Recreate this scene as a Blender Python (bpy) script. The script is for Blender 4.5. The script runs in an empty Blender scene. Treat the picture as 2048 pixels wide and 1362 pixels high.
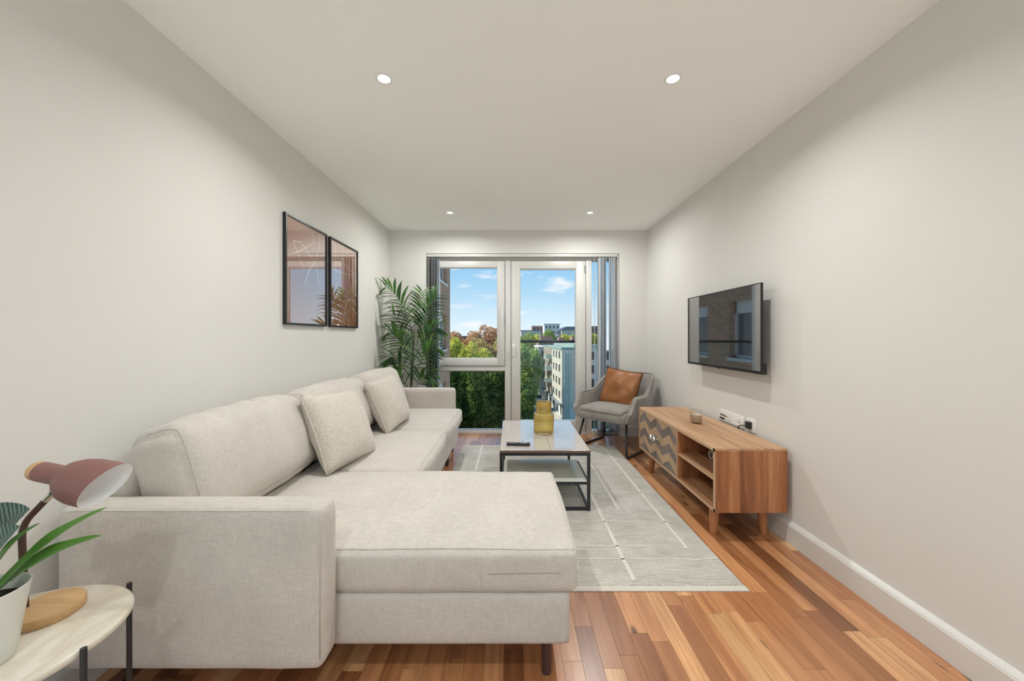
import bpy, bmesh, math, random
import numpy as np
from mathutils import Vector, Matrix, noise as mnoise

random.seed(7)
RNG = np.random.default_rng(7)
PI = math.pi
SC = bpy.context.scene
COL = SC.collection

# ------------------------------------------------------------------ camera
CAM_Z = 1.185
cam = bpy.data.cameras.new('camera')
cam.sensor_width = 36.0
cam.lens = 755.0 / 2048.0 * 36.0
cam.shift_y = -8.0 / 2048.0
cam.clip_start = 0.02
cam.clip_end = 1000
cam_o = bpy.data.objects.new('camera', cam)
cam_o.location = (0, 0, CAM_Z)
cam_o.rotation_euler = (PI / 2, 0, 0)
COL.objects.link(cam_o)
SC.camera = cam_o

# ------------------------------------------------------------------ colour management
SC.view_settings.view_transform = 'Standard'
SC.view_settings.look = 'None'
SC.view_settings.exposure = 0.07
SC.view_settings.gamma = 1.0
SC.view_settings.use_curve_mapping = False
SC.cycles.max_bounces = 16
SC.cycles.diffuse_bounces = 10
SC.cycles.glossy_bounces = 6
SC.cycles.transparent_max_bounces = 16

# ------------------------------------------------------------------ sky
world = bpy.data.worlds.new('sky')
SC.world = world
world.use_nodes = True
wt = world.node_tree
wt.nodes.clear()
def wn(t, **kw):
    n = wt.nodes.new(t)
    for k, v in kw.items():
        setattr(n, k, v)
    return n
w_out = wn('ShaderNodeOutputWorld')
w_bg = wn('ShaderNodeBackground')
w_tc = wn('ShaderNodeTexCoord')
w_sep = wn('ShaderNodeSeparateXYZ')
wt.links.new(w_tc.outputs['Generated'], w_sep.inputs[0])
w_r = wn('ShaderNodeValToRGB')
cr = w_r.color_ramp
cr.elements[0].position = 0.0
cr.elements[0].color = (0.84, 0.93, 1.0, 1)
cr.elements[1].position = 1.0
cr.elements[1].color = (0.11, 0.30, 0.72, 1)
for p, c in ((0.05, (0.66, 0.84, 0.96)), (0.11, (0.46, 0.72, 0.93)), (0.19, (0.29, 0.60, 0.90)), (0.4, (0.2, 0.46, 0.85))):
    e = cr.elements.new(p)
    e.color = (*c, 1)
wt.links.new(w_sep.outputs['Z'], w_r.inputs[0])
w_map = wn('ShaderNodeMapping')
w_map.inputs['Scale'].default_value = (5.5, 5.5, 19.0)
w_map.inputs['Location'].default_value = (1.7, 0.4, 0.35)
wt.links.new(w_tc.outputs['Generated'], w_map.inputs[0])
w_nz = wn('ShaderNodeTexNoise')
w_nz.inputs['Scale'].default_value = 1.35
w_nz.inputs['Detail'].default_value = 7.0
w_nz.inputs['Roughness'].default_value = 0.55
wt.links.new(w_map.outputs[0], w_nz.inputs['Vector'])
w_cr = wn('ShaderNodeValToRGB')
w_cr.color_ramp.elements[0].position = 0.56
w_cr.color_ramp.elements[0].color = (0, 0, 0, 1)
w_cr.color_ramp.elements[1].position = 0.70
w_cr.color_ramp.elements[1].color = (0.95, 0.95, 0.95, 1)
wt.links.new(w_nz.outputs['Fac'], w_cr.inputs[0])
w_mix = wn('ShaderNodeMixRGB')
w_mix.inputs[2].default_value = (0.93, 0.95, 0.98, 1)
wt.links.new(w_cr.outputs[0], w_mix.inputs[0])
wt.links.new(w_r.outputs[0], w_mix.inputs[1])
wt.links.new(w_mix.outputs[0], w_bg.inputs[0])
w_bg.inputs[1].default_value = 1.0
wt.links.new(w_bg.outputs[0], w_out.inputs[0])

# ------------------------------------------------------------------ sun and added rear fill
def light(name, kind, loc, energy, color, rot=(0, 0, 0), **kw):
    l = bpy.data.lights.new(name, kind)
    l.energy = energy
    l.color = color
    for k, v in kw.items():
        setattr(l, k, v)
    o = bpy.data.objects.new(name, l)
    o.location = loc
    o.rotation_euler = rot
    COL.objects.link(o)
    return o
sun_dir = Vector((-0.66, 0.12, 0.62)).normalized()
sun = light('sun', 'SUN', (-20, 10, 30), 6.0, (1.0, 0.93, 0.82), angle=math.radians(0.6))
sun.rotation_euler = sun_dir.to_track_quat('Z', 'Y').to_euler()
# soft fill lamp, added outside an unseen window behind the camera
REAR_Y = -3.0
REAR_W = 9.0
DOWNLIGHT_FAR_W, DOWNLIGHT_NEAR_W, DOWNLIGHT_ADDED_W = 12.2, 10.0, 7.0
light('rear_fill_lamp', 'AREA', (0.075, REAR_Y - 0.28, 1.25), REAR_W, (0.68, 0.86, 1.0), rot=(PI / 2, 0, 0),
      shape='RECTANGLE', size=2.95, size_y=2.4)
DOWNLIGHT_COL = (0.99, 0.985, 0.955)

# ================================================================== helpers
def tag(o, label=None, cat=None, group=None, kind=None):
    if label: o['label'] = label
    if cat: o['category'] = cat
    if group: o['group'] = group
    if kind: o['kind'] = kind
    return o
def wloc(o):
    """translation an object's verts (given in world metres) must be relieved of"""
    return o.get('_off', None) if o else None
def empty(name, loc=(0, 0, 0), rotz=0, label=None, cat=None, group=None, kind=None, scale=1):
    o = bpy.data.objects.new(name, None)
    o.location = loc
    o.rotation_euler = (0, 0, rotz)
    o.empty_display_size = 0.1
    COL.objects.link(o)
    tag(o, label, cat, group, kind)
    return o
OFF = {}
def link_mesh(name, me, mat, parent=None, local=False):
    o = bpy.data.objects.new(name, me)
    if mat and not me.materials:
        me.materials.append(mat)
    COL.objects.link(o)
    if parent:
        o.parent = parent
        if parent.type == 'EMPTY' and not local:
            o.matrix_parent_inverse = Matrix.Translation(-Vector(parent.location))
    return o
def obj(name, bm, mat, parent=None, smooth=False, local=False, kind=None, auto=None):
    me = bpy.data.meshes.new(name)
    bmesh.ops.recalc_face_normals(bm, faces=bm.faces[:])
    bm.to_mesh(me)
    bm.free()
    if smooth:
        me.polygons.foreach_set('use_smooth', [True] * len(me.polygons))
    if auto is not None:
        me.polygons.foreach_set('use_smooth', [True] * len(me.polygons))
        try:
            me.set_sharp_from_angle(angle=math.radians(auto))
        except Exception:
            pass
    o = link_mesh(name, me, mat, parent, local)
    if kind: o['kind'] = kind
    return o
def nb():
    return bmesh.new()
def box(bm, x0, x1, y0, y1, z0, z1, bev=0.0, seg=2, M=None):
    vs = [bm.verts.new((x, y, z)) for x in (x0, x1) for y in (y0, y1) for z in (z0, z1)]
    f = [(0, 1, 3, 2), (4, 6, 7, 5), (0, 4, 5, 1), (2, 3, 7, 6), (0, 2, 6, 4), (1, 5, 7, 3)]
    fs = [bm.faces.new([vs[i] for i in q]) for q in f]
    if bev > 0:
        es = list({e for q in fs for e in q.edges})
        r = bmesh.ops.bevel(bm, geom=es, offset=bev, segments=seg, profile=0.5, affect='EDGES')
        vs = list({v for q in r['faces'] for v in q.verts} | {v for v in vs if v.is_valid})
    if M is not None:
        bmesh.ops.transform(bm, matrix=M, verts=vs)
    return vs
def bx(name, x0, x1, y0, y1, z0, z1, mat, parent=None, bev=0.0, seg=2, local=False):
    bm = nb()
    box(bm, x0, x1, y0, y1, z0, z1, bev, seg)
    return obj(name, bm, mat, parent, local=local, auto=35 if bev else None)
def prism(bm, poly, axis, a, b):
    """extrude 2D polygon along axis ('x','y','z') from a to b"""
    def P(p, t):
        return {'x': (t, p[0], p[1]), 'y': (p[0], t, p[1]), 'z': (p[0], p[1], t)}[axis]
    A = [bm.verts.new(P(p, a)) for p in poly]
    B = [bm.verts.new(P(p, b)) for p in poly]
    n = len(poly)
    bm.faces.new(A)
    bm.faces.new(B[::-1])
    for i in range(n):
        bm.faces.new((A[i], B[i], B[(i + 1) % n], A[(i + 1) % n]))
def tube(bm, pts, r, seg=10, closed=False, caps=True, square=False):
    pts = [Vector(p) for p in pts]
    n = len(pts)
    rs = r if isinstance(r, (list, tuple)) else [r] * n
    rings = []
    up = None
    for i in range(n):
        if closed:
            t = (pts[(i + 1) % n] - pts[i - 1]).normalized()
        elif i == 0:
            t = (pts[1] - pts[0]).normalized()
        elif i == n - 1:
            t = (pts[-1] - pts[-2]).normalized()
        else:
            t = ((pts[i + 1] - pts[i]).normalized() + (pts[i] - pts[i - 1]).normalized())
            t = t.normalized() if t.length > 1e-6 else (pts[i + 1] - pts[i]).normalized()
        if up is None:
            up = Vector((0, 0, 1)) if abs(t.z) < 0.9 else Vector((1, 0, 0))
        u = (up - t * up.dot(t))
        if u.length < 1e-5:
            u = t.orthogonal()
        u.normalize()
        up = u
        v = t.cross(u)
        ring = []
        for k in range(seg):
            a = 2 * PI * k / seg
            ring.append(bm.verts.new(pts[i] + (u * math.cos(a) + v * math.sin(a)) * rs[i]))
        rings.append(ring)
    m = n if closed else n - 1
    for i in range(m):
        A, B = rings[i], rings[(i + 1) % n]
        for k in range(seg):
            bm.faces.new((A[k], A[(k + 1) % seg], B[(k + 1) % seg], B[k]))
    if caps and not closed:
        bm.faces.new(rings[0][::-1])
        bm.faces.new(rings[-1])
def lathe(bm, prof, seg=32, M=None, shear=None):
    """prof: list of (r, z); revolves about z"""
    rings = []
    for r, z in prof:
        if r < 1e-6:
            rings.append([bm.verts.new((0, 0, z))])
        else:
            rings.append([bm.verts.new((r * math.cos(2 * PI * k / seg), r * math.sin(2 * PI * k / seg), z)) for k in range(seg)])
    for A, B in zip(rings, rings[1:]):
        for k in range(seg):
            k2 = (k + 1) % seg
            if len(A) == 1 and len(B) == 1:
                continue
            if len(A) == 1:
                bm.faces.new((A[0], B[k], B[k2]))
            elif len(B) == 1:
                bm.faces.new((A[k], A[k2], B[0]))
            else:
                bm.faces.new((A[k], A[k2], B[k2], B[k]))
    if M is not None:
        bmesh.ops.transform(bm, matrix=M, verts=[v for r in rings for v in r])
    return rings
def bez(p0, p1, p2, n):
    p0, p1, p2 = Vector(p0), Vector(p1), Vector(p2)
    return [p0 * (1 - t) ** 2 + p1 * 2 * t * (1 - t) + p2 * t * t for t in [i / n for i in range(n + 1)]]
def rounded_path(pts, r, n=5, closed=False):
    pts = [Vector(p) for p in pts]
    out = []
    N = len(pts)
    for i in range(N):
        if not closed and i in (0, N - 1):
            out.append(pts[i])
            continue
        p, a, b = pts[i], pts[i - 1], pts[(i + 1) % N]
        da, db = (a - p), (b - p)
        ra = min(r, da.length * 0.45)
        rb = min(r, db.length * 0.45)
        out += bez(p + da.normalized() * ra, p, p + db.normalized() * rb, n)
    return out

class Puff:
    """rounded box with bulging faces; map() takes points on the surface of the cube [-1,1]^3"""
    def __init__(s, c, half, r, puff=(0, 0, 0), M=None, wrinkle=0.0, wfreq=6.0, seed=0, taper=None):
        s.c, s.h, s.r, s.p = np.array(c, float), np.array(half, float), r, puff
        s.M, s.w, s.wf, s.seed, s.taper = M, wrinkle, wfreq, seed, taper
    def map(s, P):
        P = np.atleast_2d(np.array(P, float))
        q = P * s.h
        inner = np.clip(q, -(s.h - s.r), s.h - s.r)
        d = q - inner
        L = np.linalg.norm(d, axis=1, keepdims=True)
        L[L < 1e-9] = 1
        out = inner + d / L * s.r
        for a in range(3):
            b, c = (a + 1) % 3, (a + 2) % 3
            out[:, a] += np.sign(P[:, a]) * (np.abs(P[:, a]) ** 3) * s.p[a] * (1 - P[:, b] ** 2) * (1 - P[:, c] ** 2)
        if s.taper is not None:
            out = s.taper(P, out)
        if s.w:
            for i in range(len(out)):
                n = mnoise.noise(Vector(out[i]) * s.wf + Vector((s.seed * 7.1, 0, 0)))
                n2 = mnoise.noise(Vector(out[i]) * s.wf * 2.7 + Vector((s.seed * 3.1, 4, 0)))
                nn = d[i] / max(np.linalg.norm(d[i]), 1e-9)
                out[i] += nn * (n + 0.5 * n2) * s.w
        if s.M is not None:
            R = np.array(s.M.to_3x3())
            out = out @ R.T
        return out + s.c
    def build(s, name, mat, parent=None, n=(14, 14, 8), local=False):
        bm = nb()
        def grid(k):
            # denser towards edges
            t = np.linspace(-1, 1, k + 1)
            return np.sign(t) * (1 - (1 - np.abs(t)) ** 1.6)
        for a in range(3):
            b, c = (a + 1) % 3, (a + 2) % 3
            gb, gc = grid(n[b]), grid(n[c])
            for sg in (-1, 1):
                P = np.zeros((len(gb) * len(gc), 3))
                bb, cc = np.meshgrid(gb, gc, indexing='ij')
                P[:, a] = sg
                P[:, b] = bb.ravel()
                P[:, c] = cc.ravel()
                Q = s.map(P)
                vs = [bm.verts.new(q) for q in Q]
                m = len(gc)
                for i in range(len(gb) - 1):
                    for j in range(m - 1):
                        bm.faces.new((vs[i * m + j], vs[(i + 1) * m + j], vs[(i + 1) * m + j + 1], vs[i * m + j + 1]))
        bmesh.ops.remove_doubles(bm, verts=bm.verts[:], dist=1e-5)
        return obj(name, bm, mat, parent, smooth=True, local=local)
    def seam(s, bm, P, r=0.002, seg=6, closed=False):
        tube(bm, [Vector(q) for q in s.map(P)], r, seg, closed=closed)

# ------------------------------------------------------------------ materials
class NT:
    def __init__(s, name):
        s.m = bpy.data.materials.new(name)
        s.m.use_nodes = True
        s.t = s.m.node_tree
        s.t.nodes.clear()
        s.out = s.n('ShaderNodeOutputMaterial')
    def n(s, t, **kw):
        x = s.t.nodes.new(t)
        for k, v in kw.items():
            if hasattr(x, k) and not k[0].isupper():
                setattr(x, k, v)
        return x
    def l(s, a, b):
        s.t.links.new(a, b)
    def bsdf(s, **kw):
        b = s.n('ShaderNodeBsdfPrincipled')
        for k, v in kw.items():
            b.inputs[k.replace('_', ' ')].default_value = v
        s.l(b.outputs[0], s.out.inputs[0])
        return b
    def coord(s, scale=(1, 1, 1), kind='Object', rot=(0, 0, 0), rnd=False):
        tc = s.n('ShaderNodeTexCoord')
        mp = s.n('ShaderNodeMapping')
        mp.inputs['Scale'].default_value = scale
        mp.inputs['Rotation'].default_value = rot
        src = tc.outputs[kind]
        if kind == 'Position':
            pass
        if rnd:
            oi = s.n('ShaderNodeObjectInfo')
            mm = s.n('ShaderNodeVectorMath', operation='MULTIPLY_ADD')
            mm.inputs[1].default_value = (31.7, 17.3, 53.1)
            s.l(oi.outputs['Random'], mm.inputs[0])
            s.l(src, mm.inputs[2])
            src = mm.outputs[0]
        s.l(src, mp.inputs[0])
        return mp.outputs[0]
    def pos(s, scale=(1, 1, 1), rnd=False, rot=(0, 0, 0)):
        g = s.n('ShaderNodeNewGeometry')
        mp = s.n('ShaderNodeMapping')
        mp.inputs['Scale'].default_value = scale
        mp.inputs['Rotation'].default_value = rot
        src = g.outputs['Position']
        if rnd:
            oi = s.n('ShaderNodeObjectInfo')
            mm = s.n('ShaderNodeVectorMath', operation='MULTIPLY_ADD')
            mm.inputs[1].default_value = (31.7, 17.3, 53.1)
            s.l(oi.outputs['Random'], mm.inputs[0])
            s.l(src, mm.inputs[2])
            src = mm.outputs[0]
        s.l(src, mp.inputs[0])
        return mp.outputs[0]
    def noise(s, vec, scale=5, detail=3, rough=0.5, dist=0.0):
        x = s.n('ShaderNodeTexNoise')
        x.inputs['Scale'].default_value = scale
        x.inputs['Detail'].default_value = detail
        x.inputs['Roughness'].default_value = rough
        x.inputs['Distortion'].default_value = dist
        s.l(vec, x.inputs['Vector'])
        return x.outputs['Fac']
    def wave(s, vec, scale=5, dist=0.0, detail=2, dscale=1.0, direction='X', profile='SIN'):
        x = s.n('ShaderNodeTexWave')
        x.bands_direction = direction
        x.wave_profile = profile
        x.inputs['Scale'].default_value = scale
        x.inputs['Distortion'].default_value = dist
        x.inputs['Detail'].default_value = detail
        x.inputs['Detail Scale'].default_value = dscale
        s.l(vec, x.inputs['Vector'])
        return x.outputs['Fac']
    def ramp(s, fac, stops, interp='LINEAR'):
        x = s.n('ShaderNodeValToRGB')
        c = x.color_ramp
        c.interpolation = interp
        while len(c.elements) > 1:
            c.elements.remove(c.elements[-1])
        for i, (p, col) in enumerate(stops):
            e = c.elements[0] if i == 0 else c.elements.new(p)
            e.position = p
            e.color = (*col[:3], 1)
        if fac is not None:
            s.l(fac, x.inputs[0])
        return x.outputs[0]
    def mix(s, fac, a, b, blend='MIX'):
        x = s.n('ShaderNodeMixRGB', blend_type=blend)
        for v, i in ((fac, 0), (a, 1), (b, 2)):
            if isinstance(v, (int, float)):
                x.inputs[i].default_value = v
            elif isinstance(v, tuple):
                x.inputs[i].default_value = (*v[:3], 1)
            else:
                s.l(v, x.inputs[i])
        return x.outputs[0]
    def math(s, op, a, b=None):
        x = s.n('ShaderNodeMath', operation=op)
        for v, i in ((a, 0), (b, 1)):
            if v is None: continue
            if isinstance(v, (int, float)):
                x.inputs[i].default_value = v
            else:
                s.l(v, x.inputs[i])
        return x.outputs[0]
    def bump(s, h, b, strength=0.3, dist=0.002):
        x = s.n('ShaderNodeBump')
        x.inputs['Strength'].default_value = strength
        x.inputs['Distance'].default_value = dist
        s.l(h, x.inputs['Height'])
        s.l(x.outputs[0], b.inputs['Normal'])
        return x
def srgb(r, g, b):
    f = lambda c: (c / 255 / 12.92) if c / 255 <= 0.04045 else ((c / 255 + 0.055) / 1.055) ** 2.4
    return (f(r), f(g), f(b))
def plain(name, col, rough=0.5, metal=0.0, var=0.08, scale=12.0, spec=0.5, bump=0.0, bscale=200.0, bdist=0.001, coat=0.0):
    """principled with a fine procedural variation of the colour"""
    k = NT(name)
    b = k.bsdf(Roughness=rough, Metallic=metal)
    b.inputs['Specular IOR Level'].default_value = spec
    b.inputs['Coat Weight'].default_value = coat
    v = k.coord()
    n = k.noise(v, scale, 4)
    lo = tuple(c * (1 - var) for c in col)
    hi = tuple(min(1, c * (1 + var)) for c in col)
    k.l(k.ramp(n, [(0.3, lo), (0.7, hi)]), b.inputs['Base Color'])
    if bump:
        k.bump(k.noise(v, bscale, 3), b, bump, bdist)
    return k.m
M = {}
M['wall'] = plain('wall_paint', (0.725, 0.715, 0.685), 0.75, var=0.012, scale=2.0, spec=0.25, bump=0.05, bscale=60)
M['ceiling'] = plain('ceiling_paint', (0.95, 0.965, 0.94), 0.85, var=0.01, scale=1.5, spec=0.15)
M['white_trim'] = plain('white_gloss_paint', (0.72, 0.715, 0.69), 0.35, var=0.012, scale=4)
M['upvc'] = plain('white_frame_coating', (0.66, 0.655, 0.63), 0.35, var=0.01)
M['seal'] = plain('grey_rubber_seal', (0.16, 0.16, 0.155), 0.6)
M['chrome'] = plain('brushed_metal', (0.72, 0.71, 0.69), 0.22, metal=1.0, var=0.03)
M['black_metal'] = plain('black_powder_coat', (0.016, 0.016, 0.018), 0.4, var=0.15)
M['black_plastic'] = plain('black_plastic', (0.012, 0.012, 0.013), 0.35, var=0.1)
M['dark_hole'] = plain('black_socket_hole', (0.01, 0.01, 0.01), 0.6)
M['white_plastic'] = plain('white_moulded_plastic', (0.82, 0.82, 0.80), 0.3, var=0.01)
M['rubber'] = plain('dark_rubber', (0.02, 0.02, 0.02), 0.7)

def fabric(name, col, rib=900.0, var=0.12, bstr=0.35, sheen=0.3, direction='X', cloud=0.1):
    k = NT(name)
    b = k.bsdf(Roughness=0.92)
    b.inputs['Specular IOR Level'].default_value = 0.15
    b.inputs['Sheen Weight'].default_value = sheen
    b.inputs['Sheen Roughness'].default_value = 0.5
    v = k.coord()
    fine = k.noise(k.coord((1, 1, 1)), 260, 3, 0.7)
    thread = k.noise(k.coord((260, 260, 40)), 1.0, 2, 0.6)
    thread2 = k.noise(k.coord((40, 60, 300)), 1.0, 2, 0.6)
    big = k.noise(v, 5.0, 3, 0.55)
    w = k.math('ADD', k.math('MULTIPLY', thread, 0.5), k.math('MULTIPLY', thread2, 0.5))
    dark = tuple(c * (1 - var) for c in col)
    lite = tuple(min(1, c * (1 + var * 0.7)) for c in col)
    base = k.ramp(w, [(0.35, dark), (0.65, lite)])
    shade = k.ramp(big, [(0.3, (1 - cloud,) * 3), (0.7, (1.0,) * 3)])
    k.l(k.mix(1.0, base, shade, 'MULTIPLY'), b.inputs['Base Color'])
    h = k.math('ADD', k.math('MULTIPLY', w, 0.7), k.math('MULTIPLY', fine, 0.5))
    k.bump(h, b, bstr, 0.003)
    return k.m
M['sofa'] = fabric('beige_chenille', (0.60, 0.56, 0.51))
M['boucle'] = fabric('cream_boucle', (0.66, 0.595, 0.525), bstr=0.6)
k = NT('cream_boucle_knots')
b = k.bsdf(Roughness=0.95)
v = k.coord()
n1 = k.noise(v, 130, 3, 0.7)
k.l(k.ramp(n1, [(0.3, (0.50, 0.44, 0.38)), (0.6, (0.70, 0.64, 0.57))]), b.inputs['Base Color'])
b.inputs['Sheen Weight'].default_value = 0.3
k.bump(n1, b, 0.8, 0.006)
M['boucle'] = k.m
M['seam'] = plain('beige_seam_thread', (0.46, 0.41, 0.36), 0.9)
M['zip'] = plain('shadowed_zip_slit', (0.22, 0.20, 0.18), 0.9)
k = NT('grey_velvet')
b = k.bsdf(Roughness=0.75)
b.inputs['Sheen Weight'].default_value = 0.7
b.inputs['Sheen Roughness'].default_value = 0.35
b.inputs['Sheen Tint'].default_value = (0.8, 0.8, 0.85, 1)
n1 = k.noise(k.coord(), 7, 3)
k.l(k.ramp(n1, [(0.3, (0.245, 0.228, 0.205)), (0.7, (0.335, 0.312, 0.283))]), b.inputs['Base Color'])
k.bump(k.noise(k.coord(), 400, 2), b, 0.1, 0.001)
M['velvet'] = k.m
M['velvet_pipe'] = plain('pale_grey_piping', (0.34, 0.32, 0.29), 0.7)
k = NT('tan_leather')
b = k.bsdf(Roughness=0.42)
n1 = k.noise(k.coord(), 9, 5, 0.6)
k.l(k.ramp(n1, [(0.25, (0.24, 0.088, 0.026)), (0.75, (0.36, 0.14, 0.045))]), b.inputs['Base Color'])
n2 = k.noise(k.coord(), 14, 4, 0.6)
k.bump(n2, b, 0.5, 0.012)
M['leather'] = k.m
M['leather_edge'] = plain('dark_leather_edge', (0.07, 0.03, 0.015), 0.5)

# floor planks: every plank takes its own tone from its object's random number
k = NT('walnut_plank')
b = k.bsdf(Roughness=0.34)
b.inputs['Specular IOR Level'].default_value = 0.5
b.inputs['Coat Weight'].default_value = 0.7
b.inputs['Coat Roughness'].default_value = 0.24
oi = k.n('ShaderNodeObjectInfo')
tone = k.ramp(oi.outputs['Random'], [(0.0, (0.21, 0.080, 0.030)), (0.15, (0.35, 0.145, 0.057)), (0.45, (0.50, 0.225, 0.095)),
                                     (0.75, (0.61, 0.30, 0.135)), (1.0, (0.72, 0.43, 0.21))])
g1 = k.noise(k.pos((46, 2.2, 46), rnd=True), 1.0, 5, 0.6, 0.6)
g2 = k.noise(k.pos((9, 0.9, 9), rnd=True), 1.0, 3, 0.6, 1.2)
grain = k.ramp(g1, [(0.3, (0.76, 0.70, 0.66)), (0.6, (1.05, 1.04, 1.03))])
flame = k.ramp(g2, [(0.3, (0.74, 0.66, 0.6)), (0.5, (1.0, 1.0, 1.0)), (0.72, (1.2, 1.22, 1.22))])
c = k.mix(1.0, tone, grain, 'MULTIPLY')
c = k.mix(1.0, c, flame, 'MULTIPLY')
vo = k.n('ShaderNodeTexVoronoi')
vo.inputs['Scale'].default_value = 1.0
k.l(k.pos((9, 3.4, 9), rnd=True), vo.inputs['Vector'])
knot = k.ramp(vo.outputs['Distance'], [(0.06, (1, 1, 1)), (0.15, (0, 0, 0))])
gate = k.math('GREATER_THAN', oi.outputs['Random'], 0.3)
c = k.mix(k.math('MULTIPLY', k.math('MULTIPLY', knot, gate), 0.8), c, (0.03, 0.012, 0.006))
k.l(c, b.inputs['Base Color'])
k.bump(g1, b, 0.04, 0.001)
M['plank'] = k.m
M['bounce_tile'] = plain('pale_bounce_floor', (0.72, 0.71, 0.68), 0.5, var=0.04, scale=3)
M['subfloor'] = plain('dark_underfloor', (0.05, 0.025, 0.012), 0.8)

def wood(name, stops, axis=1, scale=30, rough=0.45, stretch=0.06, rnd=True, bump=0.08):
    k = NT(name)
    b = k.bsdf(Roughness=rough)
    sc = [scale] * 3
    sc[axis] = scale * stretch
    g = k.noise(k.pos(tuple(sc), rnd=rnd), 1.0, 6, 0.62, 0.9)
    sc2 = [scale * 0.22] * 3
    sc2[axis] = scale * stretch * 0.35
    g2 = k.noise(k.pos(tuple(sc2), rnd=rnd), 1.0, 3, 0.6, 1.5)
    f = k.math('ADD', k.math('MULTIPLY', g, 0.55), k.math('MULTIPLY', g2, 0.45))
    if rnd:
        oi = k.n('ShaderNodeObjectInfo')
        f = k.math('ADD', f, k.math('MULTIPLY', k.math('SUBTRACT', oi.outputs['Random'], 0.5), 0.24))
    k.l(k.ramp(f, stops), b.inputs['Base Color'])
    k.bump(g, b, bump, 0.001)
    return k.m
mango = [(0.26, (0.20, 0.09, 0.04)), (0.42, (0.37, 0.19, 0.095)), (0.55, (0.50, 0.29, 0.16)), (0.72, (0.64, 0.42, 0.25))]
mango_red = [(0.24, (0.13, 0.045, 0.018)), (0.42, (0.31, 0.115, 0.045)), (0.55, (0.46, 0.185, 0.072)), (0.72, (0.58, 0.29, 0.135))]
M['mango_y'] = wood('mango_wood_lengthways', mango, 1, 34)
M['mango_z'] = wood('mango_wood_upright', mango_red, 2, 34)
M['mango_in'] = wood('mango_wood_inside', mango_red, 2, 30)
M['mango_edge'] = wood('mango_wood_edge', [(0.3, (0.44, 0.26, 0.145)), (0.7, (0.66, 0.45, 0.28))], 1, 40)
M['veneer_tan'] = wood('tan_veneer', [(0.3, (0.36, 0.225, 0.13)), (0.7, (0.62, 0.43, 0.27))], 2, 60, stretch=0.1)
M['veneer_dark'] = wood('grey_brown_veneer', [(0.3, (0.13, 0.105, 0.095)), (0.7, (0.25, 0.21, 0.195))], 2, 60, stretch=0.1)
M['mango_leg'] = wood('mango_wood_leg', mango_red, 2, 40)
M['pine'] = wood('pale_ash_wood', [(0.3, (0.46, 0.27, 0.115)), (0.7, (0.60, 0.38, 0.18))], 0, 46, rough=0.4, rnd=False)
M['table_top'] = plain('sky_glare_tabletop', (0.56, 0.505, 0.475), 0.16, var=0.02, spec=0.9, coat=0.8)  # brown wood top; the pale base colour paints in its sky reflection
M['table_edge'] = plain('brown_tabletop_edge', (0.16, 0.105, 0.075), 0.45)
k = NT('frosted_glass_shelf')
b = k.bsdf(Roughness=0.12, Base_Color=(0.66, 0.70, 0.64, 1))
n1 = k.noise(k.coord(), 3, 2)
k.l(k.ramp(n1, [(0.3, (0.60, 0.64, 0.58)), (0.7, (0.64, 0.68, 0.62))]), b.inputs['Base Color'])
M['shelf_glass'] = k.m

# panes of clear glass: see-through with a fresnel reflection
def pane_mat(name, tint=(0.985, 0.99, 0.99), ior=1.45, rough=0.0, boost=0.5):
    k = NT(name)
    t = k.n('ShaderNodeBsdfTransparent')
    t.inputs[0].default_value = (*tint, 1)
    g = k.n('ShaderNodeBsdfGlossy')
    g.inputs['Roughness'].default_value = rough
    n1 = k.noise(k.coord(), 2.0, 1)
    k.l(k.ramp(n1, [(0.0, (0.98, 0.98, 0.98)), (1.0, (1, 1, 1))]), g.inputs[0])
    fr = k.n('ShaderNodeFresnel')
    fr.inputs['IOR'].default_value = ior
    mx = k.n('ShaderNodeMixShader')
    gm = k.n('ShaderNodeNewGeometry')
    fac = k.math('MULTIPLY', fr.outputs[0], k.math('SUBTRACT', 1.0, gm.outputs['Backfacing']))
    k.l(k.math('MULTIPLY', fac, boost), mx.inputs[0])
    k.l(t.outputs[0], mx.inputs[1])
    k.l(g.outputs[0], mx.inputs[2])
    k.l(mx.outputs[0], k.out.inputs[0])
    return k.m
M['pane'] = pane_mat('window_glass')
M['balcony_glass'] = pane_mat('greenish_balcony_glass', (0.93, 0.98, 0.965))
M['picture_glass'] = pane_mat('picture_glass', (0.97, 0.97, 0.97), 1.6, 0.0, 3.4)

k = NT('amber_bubble_glass')
b = k.bsdf(Roughness=0.03, IOR=1.45)
b.inputs['Transmission Weight'].default_value = 0.93
n1 = k.noise(k.coord(), 3, 2)
k.l(k.ramp(n1, [(0.2, (0.97, 0.77, 0.32)), (0.8, (0.985, 0.81, 0.38))]), b.inputs['Base Color'])
vo = k.n('ShaderNodeTexVoronoi')
vo.inputs['Scale'].default_value = 130
k.l(k.coord(), vo.inputs['Vector'])
k.bump(vo.outputs['Distance'], b, 0.25, 0.002)
M['amber'] = k.m
k = NT('clear_tumbler_glass')
b = k.bsdf(Roughness=0.01, IOR=1.45, Base_Color=(0.98, 0.99, 0.98, 1))
b.inputs['Transmission Weight'].default_value = 1.0
n1 = k.noise(k.coord(), 3, 2)
k.l(k.ramp(n1, [(0.2, (0.96, 0.97, 0.96)), (0.8, (0.99, 0.99, 0.99))]), b.inputs['Base Color'])
M['clear_glass'] = k.m
M['tumbler'] = pane_mat('clear_tumbler', (0.95, 0.96, 0.95), 1.5, 0.0, 2.5)
M['wax'] = plain('cream_wax', (0.66, 0.50, 0.34), 0.5)

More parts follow.
